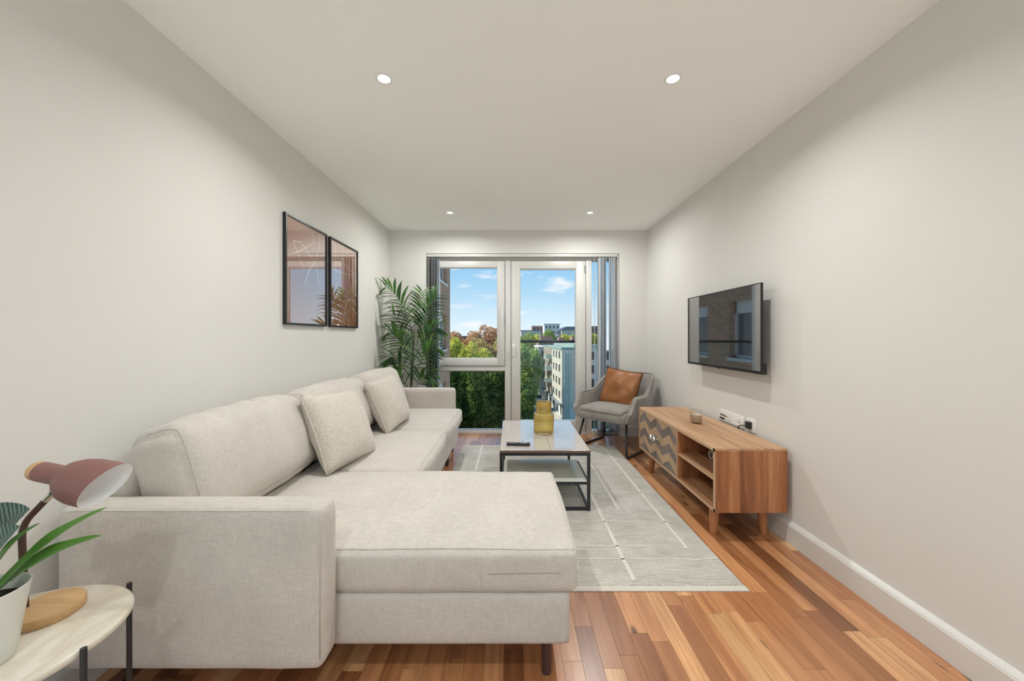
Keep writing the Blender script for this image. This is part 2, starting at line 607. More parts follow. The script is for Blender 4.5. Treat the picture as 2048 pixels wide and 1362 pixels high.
k = NT('glowing_lens')
e = k.n('ShaderNodeEmission')
e.inputs[1].default_value = 6.0
n1 = k.noise(k.coord(), 8, 1)
k.l(k.ramp(n1, [(0.0, (1.0, 0.97, 0.90)), (1.0, (1.0, 0.985, 0.93))]), e.inputs[0])
k.l(e.outputs[0], k.out.inputs[0])
M['lens'] = k.m

# rug
k = NT('ribbed_rug_pile')
b = k.bsdf(Roughness=0.95)
b.inputs['Sheen Weight'].default_value = 0.3
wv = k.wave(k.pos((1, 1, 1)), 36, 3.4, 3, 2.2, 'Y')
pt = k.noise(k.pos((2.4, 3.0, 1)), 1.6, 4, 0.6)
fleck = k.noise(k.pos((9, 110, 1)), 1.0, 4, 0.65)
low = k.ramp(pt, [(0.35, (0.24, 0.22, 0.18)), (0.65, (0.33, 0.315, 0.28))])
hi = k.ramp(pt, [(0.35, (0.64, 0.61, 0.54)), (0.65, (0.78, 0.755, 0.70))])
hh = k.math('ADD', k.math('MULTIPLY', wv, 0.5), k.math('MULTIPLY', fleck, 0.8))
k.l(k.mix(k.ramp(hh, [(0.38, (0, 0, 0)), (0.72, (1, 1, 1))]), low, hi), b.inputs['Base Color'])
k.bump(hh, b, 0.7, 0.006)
M['rug'] = k.m
M['rug_line'] = plain('ivory_rug_stripe', (0.70, 0.675, 0.61), 0.95, var=0.06, scale=90, bump=0.4, bscale=300, bdist=0.003)
M['rug_fringe'] = plain('ivory_rug_fringe', (0.66, 0.63, 0.56), 0.95, var=0.1, scale=200, bump=0.5, bscale=500, bdist=0.003)

# marble
k = NT('cream_marble')
b = k.bsdf(Roughness=0.28)
n1 = k.noise(k.pos((1.6, 0.7, 1), rot=(0, 0, 0.9)), 4.2, 4, 0.5, 0.9)
vein = k.ramp(n1, [(0.34, (0.66, 0.62, 0.54)), (0.45, (0.63, 0.58, 0.49)), (0.50, (0.58, 0.51, 0.41)), (0.535, (0.62, 0.565, 0.48)), (0.62, (0.68, 0.64, 0.56))])
k.l(vein, b.inputs['Base Color'])
M['marble'] = k.m
M['shade_pink'] = plain('matt_dusty_pink', (0.235, 0.108, 0.095), 0.55, var=0.03)
M['pole_brown'] = plain('dark_plum_metal', (0.075, 0.035, 0.028), 0.5)
M['shade_white'] = plain('white_enamel', (0.90, 0.91, 0.92), 0.4, var=0.01)
M['bulb'] = plain('opal_bulb_glass', (0.85, 0.85, 0.83), 0.1)
M['pot'] = plain('white_glazed_ceramic', (0.74, 0.76, 0.72), 0.3, var=0.02)
M['soil'] = plain('dark_soil', (0.02, 0.014, 0.01), 0.95, var=0.5, scale=80, bump=0.8, bscale=150, bdist=0.01)

def leaf_mat(name, a, bcol, rough=0.4, trans=0.25, rnd=True, stripes=None):
    k = NT(name)
    p = k.n('ShaderNodeBsdfPrincipled')
    p.inputs['Roughness'].default_value = rough
    t = k.n('ShaderNodeBsdfTranslucent')
    v = k.coord(rnd=rnd)
    n = k.noise(v, 6, 4)
    f = n
    if rnd:
        oi = k.n('ShaderNodeObjectInfo')
        f = k.math('ADD', k.math('MULTIPLY', n, 0.5), k.math('MULTIPLY', oi.outputs['Random'], 0.5))
    c = k.ramp(f, [(0.2, a), (0.75, bcol)])
    if stripes:
        wv = k.wave(k.coord((1, 1, 1)), 26, 2.0, 2, 2.0, 'X')
        c = k.mix(k.ramp(wv, [(0.35, (0, 0, 0)), (0.75, (1, 1, 1))]), c, stripes)
    k.l(c, p.inputs['Base Color'])
    k.l(k.mix(1.0, c, (1.0, 1.0, 0.5), 'MULTIPLY'), t.inputs[0])
    mx = k.n('ShaderNodeMixShader')
    mx.inputs[0].default_value = trans
    k.l(p.outputs[0], mx.inputs[1])
    k.l(t.outputs[0], mx.inputs[2])
    k.l(mx.outputs[0], k.out.inputs[0])
    return k.m
M['palm'] = leaf_mat('palm_leaf', (0.014, 0.055, 0.020), (0.11, 0.25, 0.05), 0.32, 0.3)
M['palm_stem'] = plain('palm_stem', (0.07, 0.10, 0.03), 0.5, var=0.3)
M['lance'] = leaf_mat('lance_leaf', (0.02, 0.075, 0.012), (0.10, 0.26, 0.04), 0.35, 0.25)
M['striped_leaf'] = leaf_mat('striped_leaf', (0.008, 0.035, 0.022), (0.012, 0.05, 0.03), 0.35, 0.1, stripes=(0.10, 0.22, 0.20))

# blinds
def vane_mat(name, col, tr, amt):
    k = NT(name)
    d = k.n('ShaderNodeBsdfPrincipled')
    d.inputs['Roughness'].default_value = 0.8
    n = k.noise(k.coord((160, 160, 30)), 1.0, 2)
    c = k.ramp(n, [(0.3, tuple(x * 0.94 for x in col)), (0.7, col)])
    k.l(c, d.inputs['Base Color'])
    t = k.n('ShaderNodeBsdfTranslucent')
    t.inputs[0].default_value = (*tr, 1)
    mx = k.n('ShaderNodeMixShader')
    mx.inputs[0].default_value = amt
    k.l(d.outputs[0], mx.inputs[1])
    k.l(t.outputs[0], mx.inputs[2])
    k.l(mx.outputs[0], k.out.inputs[0])
    return k.m
M['vane_backlit'] = vane_mat('backlit_grey_fabric', (0.30, 0.29, 0.285), (0.42, 0.42, 0.44), 0.3)  # dark tone of the backlit vanes, painted into the fabric
M['vane_white'] = vane_mat('white_blind_fabric', (0.86, 0.86, 0.85), (0.95, 0.96, 0.97), 0.62)
M['vane_blue'] = vane_mat('slate_blind_fabric', (0.60, 0.66, 0.70), (0.75, 0.82, 0.88), 0.55)
M['blind_weight'] = plain('grey_blind_weight', (0.25, 0.24, 0.24), 0.6)

# picture prints
def art(name, flip):
    k = NT(name)
    b = k.bsdf(Roughness=0.5)
    v = k.coord()
    n = k.noise(v, 3.0, 4, 0.6)
    n2 = k.noise(k.coord((6, 6, 60)), 1.0, 4, 0.6)
    g = k.n('ShaderNodeSeparateXYZ')
    tc = k.n('ShaderNodeTexCoord')
    k.l(tc.outputs['Generated'], g.inputs[0])
    f = k.math('ADD', k.math('MULTIPLY', g.outputs['Z'], 0.75), k.math('MULTIPLY', k.math('ADD', n, n2), 0.14))
    k.l(k.ramp(f, flip), b.inputs['Base Color'])
    return k.m
M['art_a'] = art('terracotta_print', [(0.1, (0.42, 0.19, 0.13)), (0.5, (0.45, 0.21, 0.145)), (0.72, (0.44, 0.195, 0.13)), (0.9, (0.62, 0.33, 0.21))])
M['art_b'] = art('rust_print', [(0.12, (0.58, 0.21, 0.11)), (0.35, (0.42, 0.155, 0.10)), (0.6, (0.45, 0.20, 0.14)), (0.9, (0.66, 0.34, 0.19))])
M['art_line'] = plain('cream_print_line', (0.90, 0.80, 0.66), 0.6)
M['frame_black'] = plain('black_picture_frame', (0.013, 0.012, 0.012), 0.35)
k = NT('tv_screen_glass')
b = k.bsdf(Roughness=0.03, Base_Color=(0.012, 0.013, 0.014, 1))
b.inputs['Specular IOR Level'].default_value = 1.0
b.inputs['IOR'].default_value = 2.5
n1 = k.noise(k.coord(), 3, 1)
k.l(k.ramp(n1, [(0.2, (0.011, 0.012, 0.012)), (0.8, (0.015, 0.016, 0.016))]), b.inputs['Base Color'])
M['screen'] = k.m

# outside
k = NT('brown_brickwork')
b = k.bsdf(Roughness=0.9)
br = k.n('ShaderNodeTexBrick')
br.inputs['Color1'].default_value = (0.56, 0.28, 0.14, 1)
br.inputs['Color2'].default_value = (0.36, 0.175, 0.09, 1)
br.inputs['Mortar'].default_value = (0.46, 0.36, 0.27, 1)
br.inputs['Scale'].default_value = 1.0
br.inputs['Mortar Size'].default_value = 0.012
br.inputs['Brick Width'].default_value = 0.225
br.inputs['Row Height'].default_value = 0.075
g = k.n('ShaderNodeNewGeometry')
sp = k.n('ShaderNodeSeparateXYZ')
k.l(g.outputs['Position'], sp.inputs[0])
cb = k.n('ShaderNodeCombineXYZ')
k.l(k.math('ADD', sp.outputs['X'], sp.outputs['Y']), cb.inputs[0])
k.l(sp.outputs['Z'], cb.inputs[1])
k.l(cb.outputs[0], br.inputs['Vector'])
k.l(br.outputs['Color'], b.inputs['Base Color'])
k.bump(br.outputs['Fac'], b, -0.4, 0.01)
M['brick'] = k.m
M['ground'] = plain('park_grass', (0.06, 0.075, 0.03), 0.95, var=0.4, scale=0.15)
M['road'] = plain('pale_asphalt', (0.30, 0.28, 0.255), 0.9, var=0.15, scale=0.4)
M['pavement'] = plain('concrete_paving', (0.48, 0.44, 0.39), 0.9, var=0.12, scale=0.6)
M['beige_render'] = plain('beige_render', (0.60, 0.53, 0.455), 0.9, var=0.05, scale=0.4)
M['pink_brick'] = plain('pinkish_far_brick', (0.56, 0.41, 0.31), 0.9, var=0.1, scale=1.5)
M['grey_clad'] = plain('grey_green_cladding', (0.74, 0.655, 0.55), 0.7, var=0.06, scale=0.5)
M['teal_roof'] = plain('grey_green_flat_roof', (0.27, 0.34, 0.31), 0.8, var=0.12, scale=0.3)
M['far_brick'] = plain('brown_far_brick', (0.30, 0.19, 0.145), 0.9, var=0.1, scale=1)
M['far_white'] = plain('white_far_render', (0.72, 0.72, 0.70), 0.8, var=0.05, scale=0.5)
M['far_grey'] = plain('blue_grey_far_wall', (0.62, 0.58, 0.52), 0.8, var=0.08, scale=0.3)
M['far_roof'] = plain('slate_far_roof', (0.20, 0.23, 0.26), 0.8, var=0.08, scale=0.3)
M['dark_glass'] = plain('dark_far_glazing', (0.05, 0.06, 0.065), 0.15, var=0.2, scale=0.5)
M['wing_glass'] = plain('wing_window_glazing', (0.10, 0.115, 0.125), 0.08, var=0.25, scale=0.6)
M['stair_glass'] = plain('pale_green_glazing', (0.42, 0.50, 0.45), 0.2, var=0.15, scale=0.6)
M['car_white'] = plain('white_car_paint', (0.7, 0.7, 0.7), 0.25)
M['car_grey'] = plain('dark_car_paint', (0.06, 0.065, 0.07), 0.25)
def foliage_mat(name, a, bb, c):
    k = NT(name)
    p = k.n('ShaderNodeBsdfDiffuse')
    t = k.n('ShaderNodeBsdfTranslucent')
    n = k.noise(k.pos((1, 1, 1)), 0.55, 4, 0.65)
    n2 = k.noise(k.pos((1, 1, 1)), 4.0, 2, 0.6)
    f = k.math('ADD', k.math('MULTIPLY', n, 0.6), k.math('MULTIPLY', n2, 0.4))
    col = k.ramp(f, [(0.36, a), (0.5, bb), (0.64, c)])
    k.l(col, p.inputs[0])
    k.l(col, t.inputs[0])
    mx = k.n('ShaderNodeMixShader')
    mx.inputs[0].default_value = 0.35
    k.l(p.outputs[0], mx.inputs[1])
    k.l(t.outputs[0], mx.inputs[2])
    k.l(mx.outputs[0], k.out.inputs[0])
    return k.m
M['leaf_dark'] = foliage_mat('dark_green_glint_foliage', (0.035, 0.085, 0.02), (0.085, 0.17, 0.038), (0.42, 0.44, 0.11))  # last, yellow tone paints sun glints onto the dark leaves
M['leaf_mid'] = foliage_mat('mid_green_foliage', (0.13, 0.23, 0.07), (0.32, 0.43, 0.12), (0.68, 0.68, 0.24))
M['leaf_lime'] = foliage_mat('lime_foliage', (0.30, 0.36, 0.06), (0.62, 0.64, 0.12), (0.85, 0.80, 0.24))
M['leaf_rust'] = foliage_mat('rusty_autumn_foliage', (0.36, 0.20, 0.12), (0.60, 0.35, 0.19), (0.72, 0.55, 0.28))
M['leaf_olive'] = foliage_mat('olive_foliage', (0.28, 0.25, 0.10), (0.52, 0.45, 0.17), (0.70, 0.55, 0.24))
M['bark'] = plain('tree_bark', (0.10, 0.075, 0.055), 0.95, var=0.3, scale=3)

# ================================================================== room shell
XL, XR, YB, H = -1.46, 1.608, 4.49, 2.45
WT = 0.27
bm = nb(); box(bm, XL - 0.2, XL, REAR_Y - 0.2, YB + WT, -0.1, H + 0.1); tag(obj('wall_left', bm, M['wall']), kind='structure')
bm = nb(); box(bm, XR, XR + 0.2, REAR_Y - 0.2, YB + WT, -0.1, H + 0.1); tag(obj('wall_right', bm, M['wall']), kind='structure')
bm = nb(); box(bm, XL, XR, REAR_Y - 0.2, YB + WT, H, H + 0.2); tag(obj('ceiling', bm, M['ceiling']), kind='structure')
OX0, OX1, OZ1 = -1.023, 1.279, 2.173
bm = nb()
box(bm, XL, OX0, YB, YB + WT, -0.1, H)
box(bm, OX1, XR, YB, YB + WT, -0.1, H)
box(bm, OX0, OX1, YB, YB + WT, OZ1, H)
tag(obj('wall_back', bm, M['wall']), kind='structure')
# wall behind the camera; its window is added to carry the fill lamp
bm = nb()
RX0, RX1, RZ0, RZ1 = -1.40, 1.55, 0.05, 2.42
box(bm, XL, RX0, REAR_Y - 0.2, REAR_Y, -0.1, H)
box(bm, RX1, XR, REAR_Y - 0.2, REAR_Y, -0.1, H)
box(bm, RX0, RX1, REAR_Y - 0.2, REAR_Y, RZ1, H)
box(bm, RX0, RX1, REAR_Y - 0.2, REAR_Y, -0.1, RZ0)
tag(obj('wall_front', bm, M['wall']), kind='structure')
w2 = empty('added_window', (0.1, REAR_Y - 0.1, RZ0), kind='structure')
bm = nb()
for x in (RX0, (RX0 + RX1) / 2 - 0.03, RX1 - 0.06):
    box(bm, x, x + 0.06, REAR_Y - 0.13, REAR_Y - 0.07, RZ0, RZ1)
box(bm, RX0, RX1, REAR_Y - 0.13, REAR_Y - 0.07, RZ0, RZ0 + 0.06)
box(bm, RX0, RX1, REAR_Y - 0.13, REAR_Y - 0.07, RZ1 - 0.06, RZ1)
obj('window_frame', bm, M['upvc'], w2)
bx('pane', RX0 + 0.05, RX1 - 0.05, REAR_Y - 0.105, REAR_Y - 0.097, RZ0 + 0.05, RZ1 - 0.05, M['pane'], w2)

# floor: slab plus single planks
fl = empty('floor', (0, 0, 0), kind='structure')
bx('subfloor', XL - 0.05, XR + 0.05, REAR_Y - 0.1, YB + 0.30, -0.12, -0.0125, M['subfloor'], fl)
PW = 0.0715
def plank_mesh():
    bm = nb()
    box(bm, -0.5, 0.5, -0.5, 0.5, -1, 0)
    me = bpy.data.meshes.new('plank')
    bmesh.ops.recalc_face_normals(bm, faces=bm.faces[:])
    bm.to_mesh(me); bm.free()
    me.materials.append(M['plank'])
    return me
PM = plank_mesh()
rear_bm = nb()
x = XL
ncol = int(math.ceil((XR - XL) / PW))
PR = random.Random(21)
npl = 0
for c in range(ncol):
    x0 = XL + c * PW
    x1 = min(x0 + PW, XR)
    y = 1.0 - PR.uniform(0, 0.5)
    box(rear_bm, x0 + 0.0004, x1 - 0.0004, 0.3, y - 0.0008, -0.012, 0)
    while y < YB + WT - 0.02:
        L = PR.choice((0.42, 0.5, 0.62, 0.78, 0.9)) * PR.uniform(0.9, 1.1)
        # hidden below the sofa: longer boards
        if x1 < -0.75 and y > 1.3:
            L = 1.6
        ye = min(y + L, YB + 0.12)
        if YB + 0.12 - ye < 0.15:
            ye = YB + 0.12
        if x1 <= OX0 or x0 >= OX1:
            ye = min(ye, YB)
        if ye - y < 0.02:
            break
        o = bpy.data.objects.new('plank', PM)
        o.parent = fl
        o.location = ((x0 + x1) / 2, (y + ye) / 2, 0)
        o.scale = (x1 - x0 - 0.0009, ye - y - 0.0012, 0.012)
        COL.objects.link(o)
        npl += 1
        y = ye
        if y >= YB + 0.119:
            break
print('planks', npl)
obj('plank_rear', rear_bm, M['plank'], fl, kind='stuff')
bm = nb()
for i in range(5):
    for j in range(4):
        xa = XL + (XR - XL) * i / 5; ya = REAR_Y + (0.3 - REAR_Y) * j / 4
        box(bm, xa + 0.001, xa + (XR - XL) / 5 - 0.001, ya + 0.001, ya + (0.3 - REAR_Y) / 4 - 0.001, -0.012, 0)
obj('bounce_tiles', bm, M['bounce_tile'], fl, kind='stuff')  # pale tiles added out of view to bounce light up to the ceiling

# baseboards
def bb_profile(s):
    return [(0, 0), (0.024 * s, 0), (0.024 * s, 0.102), (0.0215 * s, 0.105), (0.0205 * s, 0.109), (0.013 * s, 0.117), (0.004 * s, 0.124), (0, 0.1245)]
bm = nb(); prism(bm, [(XR + p[0], p[1]) for p in bb_profile(-1)], 'y', REAR_Y, YB)
tag(obj('baseboard_right', bm, M['white_trim']), kind='structure')
bm = nb(); prism(bm, [(XL + p[0], p[1]) for p in bb_profile(1)], 'y', REAR_Y, YB)
tag(obj('baseboard_left', bm, M['white_trim']), kind='structure')
bm = nb()
prism(bm, [(YB + p[0], p[1]) for p in bb_profile(-1)], 'x', OX1 + 0.005, XR - 0.024)
prism(bm, [(YB + p[0], p[1]) for p in bb_profile(-1)], 'x', XL + 0.024, OX0 - 0.005)
tag(obj('baseboard_back', bm, M['white_trim']), kind='structure')

# ------------------------------------------------------------------ glazing of the back wall
FY0, FY1 = 4.575, 4.64
w1 = empty('window_1', (0.1, FY0, 0), kind='structure')
bm = nb()
box(bm, OX0, -0.96, FY0, FY1 + 0.03, 0.0, OZ1, 0.004)
box(bm, OX1 - 0.022, OX1, FY0, FY1 + 0.03, 0.0, OZ1, 0.004)
box(bm, -0.96, OX1 - 0.022, FY0, FY1 + 0.03, 2.105, OZ1, 0.004)
box(bm, -0.96, -0.012, FY0, FY1 + 0.03, 0.0, 0.045, 0.004)
box(bm, 0.966, OX1 - 0.022, FY0, FY1 + 0.03, 0.0, 0.045, 0.004)
obj('window_frame', bm, M['upvc'], w1, auto=35)
bx('mullion', -0.085, -0.012, FY0, FY1 + 0.03, 0.0, 2.105, M['upvc'], w1, 0.004)
bx('mullion', 0.896, 0.966, FY0, FY1 + 0.03, 0.0, 2.105, M['upvc'], w1, 0.004)
bx('transom', -0.96, -0.085, FY0, FY1 + 0.03, 0.767, 0.826, M['upvc'], w1, 0.004)
def sash(name, x0, x1, z0, z1, gx0, gx1, gz0, gz1, parent, y0=FY0 - 0.014, y1=FY0 + 0.05):
    bm = nb()
    box(bm, x0, gx0, y0, y1, z0, z1, 0.004)
    box(bm, gx1, x1, y0, y1, z0, z1, 0.004)
    box(bm, gx0, gx1, y0, y1, gz1, z1, 0.004)
    box(bm, gx0, gx1, y0, y1, z0, gz0, 0.004)
    # bead
    bw = 0.009
    for a in ((gx0, gx0 + bw, gz0, gz1), (gx1 - bw, gx1, gz0, gz1), (gx0 + bw, gx1 - bw, gz0, gz0 + bw), (gx0 + bw, gx1 - bw, gz1 - bw, gz1)):
        box(bm, a[0], a[1], y0 + 0.012, y1 - 0.012, a[2], a[3])
    s = obj(name, bm, M['upvc'], parent, auto=35)
    bm = nb()
    for a in ((x0 - 0.004, x0, z0, z1), (x1, x1 + 0.004, z0, z1), (x0, x1, z1, z1 + 0.004), (x0, x1, z0 - 0.004, z0)):
        box(bm, a[0], a[1], y0 + 0.008, y0 + 0.016, a[2], a[3])
    obj('seal', bm, M['seal'], s if s.type == 'MESH' and s.parent else parent)
    return s
ws = sash('sash', -0.955, -0.089, 0.832, 2.098, -0.885, -0.1725, 0.919, 2.022, w1)
bx('pane', -0.884, -0.1735, FY0 + 0.014, FY0 + 0.020, 0.920, 2.021, M['pane'], ws)
bm = nb()
box(bm, -0.127, -0.105, FY0 - 0.022, FY0 - 0.014, 1.39, 1.50, 0.003)
box(bm, -0.123, -0.109, FY0 - 0.045, FY0 - 0.022, 1.475, 1.492, 0.003)
box(bm, -0.123, -0.109, FY0 - 0.050, FY0 - 0.038, 1.37, 1.495, 0.004)
obj('handle', bm, M['white_plastic'], ws, auto=35)
bx('pane', -0.955, -0.086, FY0 + 0.03, FY0 + 0.036, 0.05, 0.764, M['pane'], w1)
bm = nb()
for a in ((-0.96, -0.952, 0.045, 0.767), (-0.091, -0.085, 0.045, 0.767), (-0.952, -0.091, 0.045, 0.051), (-0.952, -0.091, 0.761, 0.767)):
    box(bm, a[0], a[1], FY0 + 0.018, FY0 + 0.03, a[2], a[3])
obj('seal', bm, M['seal'], w1)
bx('pane', 0.967, 1.256, FY0 + 0.03, FY0 + 0.036, 0.05, 2.10, M['pane'], w1)
bx('window_sill', OX0 + 0.002, 0.0, YB + 0.125, FY1 + 0.10, 0.0, 0.03, M['upvc'], w1)
# the balcony door
d1 = empty('door_1', (0.44, FY0, 0), kind='structure')
ds = sash('door_leaf', -0.006, 0.888, 0.030, 2.098, 0.0944, 0.778, 0.162, 2.004, d1)
bx('pane', 0.0955, 0.777, FY0 + 0.014, FY0 + 0.020, 0.163, 2.003, M['pane'], ds)
bm = nb()
box(bm, 0.004, 0.034, FY0 - 0.022, FY0 - 0.014, 0.94, 1.095, 0.003)
box(bm, 0.010, 0.028, FY0 - 0.058, FY0 - 0.022, 1.055, 1.075, 0.003)
box(bm, 0.010, 0.028, FY0 - 0.064, FY0 - 0.050, 0.955, 1.078, 0.004)
obj('handle', bm, M['white_plastic'], ds, auto=35)
bm = nb()
tube(bm, [(0.019, FY0 - 0.066, 1.03), (0.019, FY0 - 0.0635, 1.03)], 0.004, 10)
obj('keyhole', bm, M['dark_hole'], ds)
for z in (1.95, 0.10):
    bm = nb()
    tube(bm, [(0.885, FY0 - 0.02, z), (0.885, FY0 - 0.02, z + 0.10)], 0.008, 10)
    box(bm, 0.87, 0.90, FY0 - 0.018, FY0 - 0.012, z + 0.01, z + 0.09)
    obj('hinge', bm, M['chrome'], ds, auto=40)
bx('threshold', -0.012, 0.896, FY0 - 0.02, FY1 + 0.03, 0.0, 0.026, M['upvc'], d1, 0.003)

# ------------------------------------------------------------------ downlights
for (x, y, lab) in ((-0.627, 1.85, 'nearer round recessed ceiling light on the left'), (0.789, 1.85, 'nearer round recessed ceiling light on the right'),
                    (-0.632, 3.85, 'far round recessed ceiling light above the left window'), (0.796, 3.85, 'far round recessed ceiling light above the balcony door'),
                    (-0.627, -0.15, 'added recessed ceiling light behind the camera, left'), (0.789, -0.15, 'added recessed ceiling light behind the camera, right'),  # unseen lamps from here on, added to brighten the room
                    (-0.627, -2.0, 'added recessed ceiling light near the rear wall, left'), (0.789, -2.0, 'added recessed ceiling light near the rear wall, right')):
    t = empty('downlight', (x, y, H), label=lab, cat='ceiling light', group='recessed ceiling lights')
    bm = nb()
    lathe(bm, [(0.029, 0.0), (0.029, -0.003), (0.033, -0.006), (0.039, -0.004), (0.041, 0.0)], 32, Matrix.Translation((x, y, H)))
    obj('trim_ring', bm, M['white_plastic'], t, smooth=True)
    bm = nb()
    lathe(bm, [(0.029, -0.001), (0.0, -0.002)], 32, Matrix.Translation((x, y, H)))
    obj('lens', bm, M['lens'], t)
    lo = light('downlight_lamp', 'AREA', (x, y, H - 0.012), DOWNLIGHT_FAR_W if y > 3 else DOWNLIGHT_NEAR_W if y > 0 else DOWNLIGHT_ADDED_W, DOWNLIGHT_COL, shape='DISK', size=0.06, spread=math.radians(172 if y > 3 else 152))
    lo.parent = t
    lo.matrix_parent_inverse = Matrix.Translation(-Vector(t.location))

# ================================================================== sofa
sofa = empty('corner_sofa', (-0.9, 2.5, 0), label='large beige chenille corner sofa with a chaise along the left wall', cat='sofa')
S = M['sofa']
def arm(name, y0, y1, zt=0.655):
    p = Puff(((-1.41 - 0.585) / 2, (y0 + y1) / 2, (0.15 + zt) / 2), ((1.41 - 0.585) / 2, (y1 - y0) / 2, (zt - 0.15) / 2), 0.028, (0.004, 0.003, 0.002), wrinkle=0.0015, wfreq=9)
    o = p.build(name, S, sofa, (16, 6, 14))
    bm = nb()
    yy = y0 + 0.0065
    zz, xx = zt - 0.009, -0.594
    path = rounded_path([(-1.395, yy, 0.185), (-1.395, yy, zz), (xx, yy, zz), (xx, yy, 0.185)], 0.05, 6)
    tube(bm, path, 0.0022, 6)
    obj('seam', bm, S, o, smooth=True)
    return o
arm('armrest', 1.16, 1.272)
arm('armrest', 3.835, 3.945)
# frame behind the cushions and seat bases
Puff((-1.355, 2.553, 0.43), (0.055, 1.28, 0.285), 0.03, (0.0, 0, 0)).build('back_frame', S, sofa, (6, 20, 10))
Puff((-0.55, 1.655, 0.2285), (0.747, 0.382, 0.086), 0.012, (0.004, 0.004, 0)).build('chaise_base', S, sofa, (16, 12, 6))
Puff((-0.92, 2.934, 0.2285), (0.375, 0.898, 0.086), 0.012, (0.004, 0.004, 0)).build('seat_base', S, sofa, (10, 16, 6))
# chaise cushion
def chaise_t(P, out):
    return out
pc = Puff((-0.50, 1.658, 0.388), (0.722, 0.386, 0.070), 0.024, (0.018, 0.006, 0.036), wrinkle=0.004, wfreq=5, seed=1)
cc = pc.build('chaise_cushion', S, sofa, (40, 26, 10))
bm = nb()
n = 60
pc.seam(bm, [(t, -0.955, 1.0) for t in np.linspace(-0.96, 0.985, n)], 0.0026)
pc.seam(bm, [(t, -0.97, -1.0) for t in np.linspace(-0.96, 0.98, n)], 0.0026)
pc.seam(bm, [(0.985, t, 1.0) for t in np.linspace(-0.95, 0.95, 30)], 0.0024)
pc.seam(bm, [(0.0, t, 1.0) for t in np.linspace(-0.97, 0.97, 30)], 0.0014)
pc.seam(bm, [(0.0, -1.0, t) for t in np.linspace(-0.95, 0.95, 12)], 0.0014)
pc.seam(bm, [(0.55, -1.0, t) for t in np.linspace(-0.95, 0.75, 12)], 0.0012)
obj('seam', bm, M['sofa'], cc, smooth=True)
bm = nb()
pc.seam(bm, [(t, -0.997, -0.02 + 0.06 * (t - 0.55)) for t in np.linspace(0.58, 0.92, 20)], 0.0009)
obj('zip_slit', bm, M['zip'], cc, smooth=True)
# two seat cushions
for i, (y0, y1) in enumerate(((2.046, 2.935), (2.937, 3.832))):
    ps = Puff((-0.83, (y0 + y1) / 2, 0.388), (0.325, (y1 - y0) / 2, 0.071), 0.034, (0.022, 0.004, 0.020), wrinkle=0.004, wfreq=6, seed=3 + i)
    so = ps.build('seat_cushion', S, sofa, (22, 28, 10))
    bm = nb()
    ps.seam(bm, [(0.97, t, 1.0) for t in np.linspace(-0.96, 0.96, 30)], 0.0022)
    obj('seam', bm, S, so, smooth=True)
    bm = nb()
    ps.seam(bm, [(1.0, t, -0.93) for t in np.linspace(-0.96, 0.96, 30)], 0.0022)
    obj('seam', bm, S, so, smooth=True)
# back cushions
for i, (y0, y1) in enumerate(((1.285, 2.085), (2.092, 2.945), (2.950, 3.815))):
    Mx = Matrix.Rotation(math.radians(-17), 4, 'Y')
    def tp(P, out, i=i):
        # slumped top with folds towards the far end
        k = np.clip(P[:, 2], 0, 1)
        out[:, 0] += 0.010 * k * np.sin(P[:, 1] * 16 + i) * (0.5 + 0.5 * np.tanh(3 * P[:, 1]))
        out[:, 2] += 0.007 * k * np.sin(P[:, 1] * 20 + i * 2)
        out[:, 2] -= 0.012 * k * np.abs(P[:, 1]) ** 6
        return out
    pb = Puff((-1.205, (y0 + y1) / 2, 0.668), (0.105, (y1 - y0) / 2, 0.205), 0.075, (0.055, 0.0, 0.012), M=Mx, wrinkle=0.007, wfreq=6.5, seed=11 + i, taper=tp)
    bo = pb.build('back_cushion', S, sofa, (12, 34, 20))
    bm = nb()
    pb.seam(bm, [(1.0, -0.93, t) for t in np.linspace(-0.95, 0.95, 24)] + [(t, -0.93, 1.0) for t in np.linspace(0.9, -0.2, 10)], 0.0024)
    obj('seam', bm, S, bo, smooth=True)
    bm = nb()
    pb.seam(bm, [(1.0, 0.93, t) for t in np.linspace(-0.95, 0.95, 24)], 0.0024)
    obj('seam', bm, S, bo, smooth=True)
for (lx, ly) in ((0.122, 1.335), (0.122, 1.975), (-0.595, 3.46), (-0.62, 3.90), (-1.30, 1.75), (-1.30, 3.70)):
    bm = nb()
    tube(bm, [(lx, ly, 0.0), (lx, ly, 0.152)], [0.0165, 0.019], 14)
    obj('leg', bm, M['pole_brown'], sofa, auto=40)

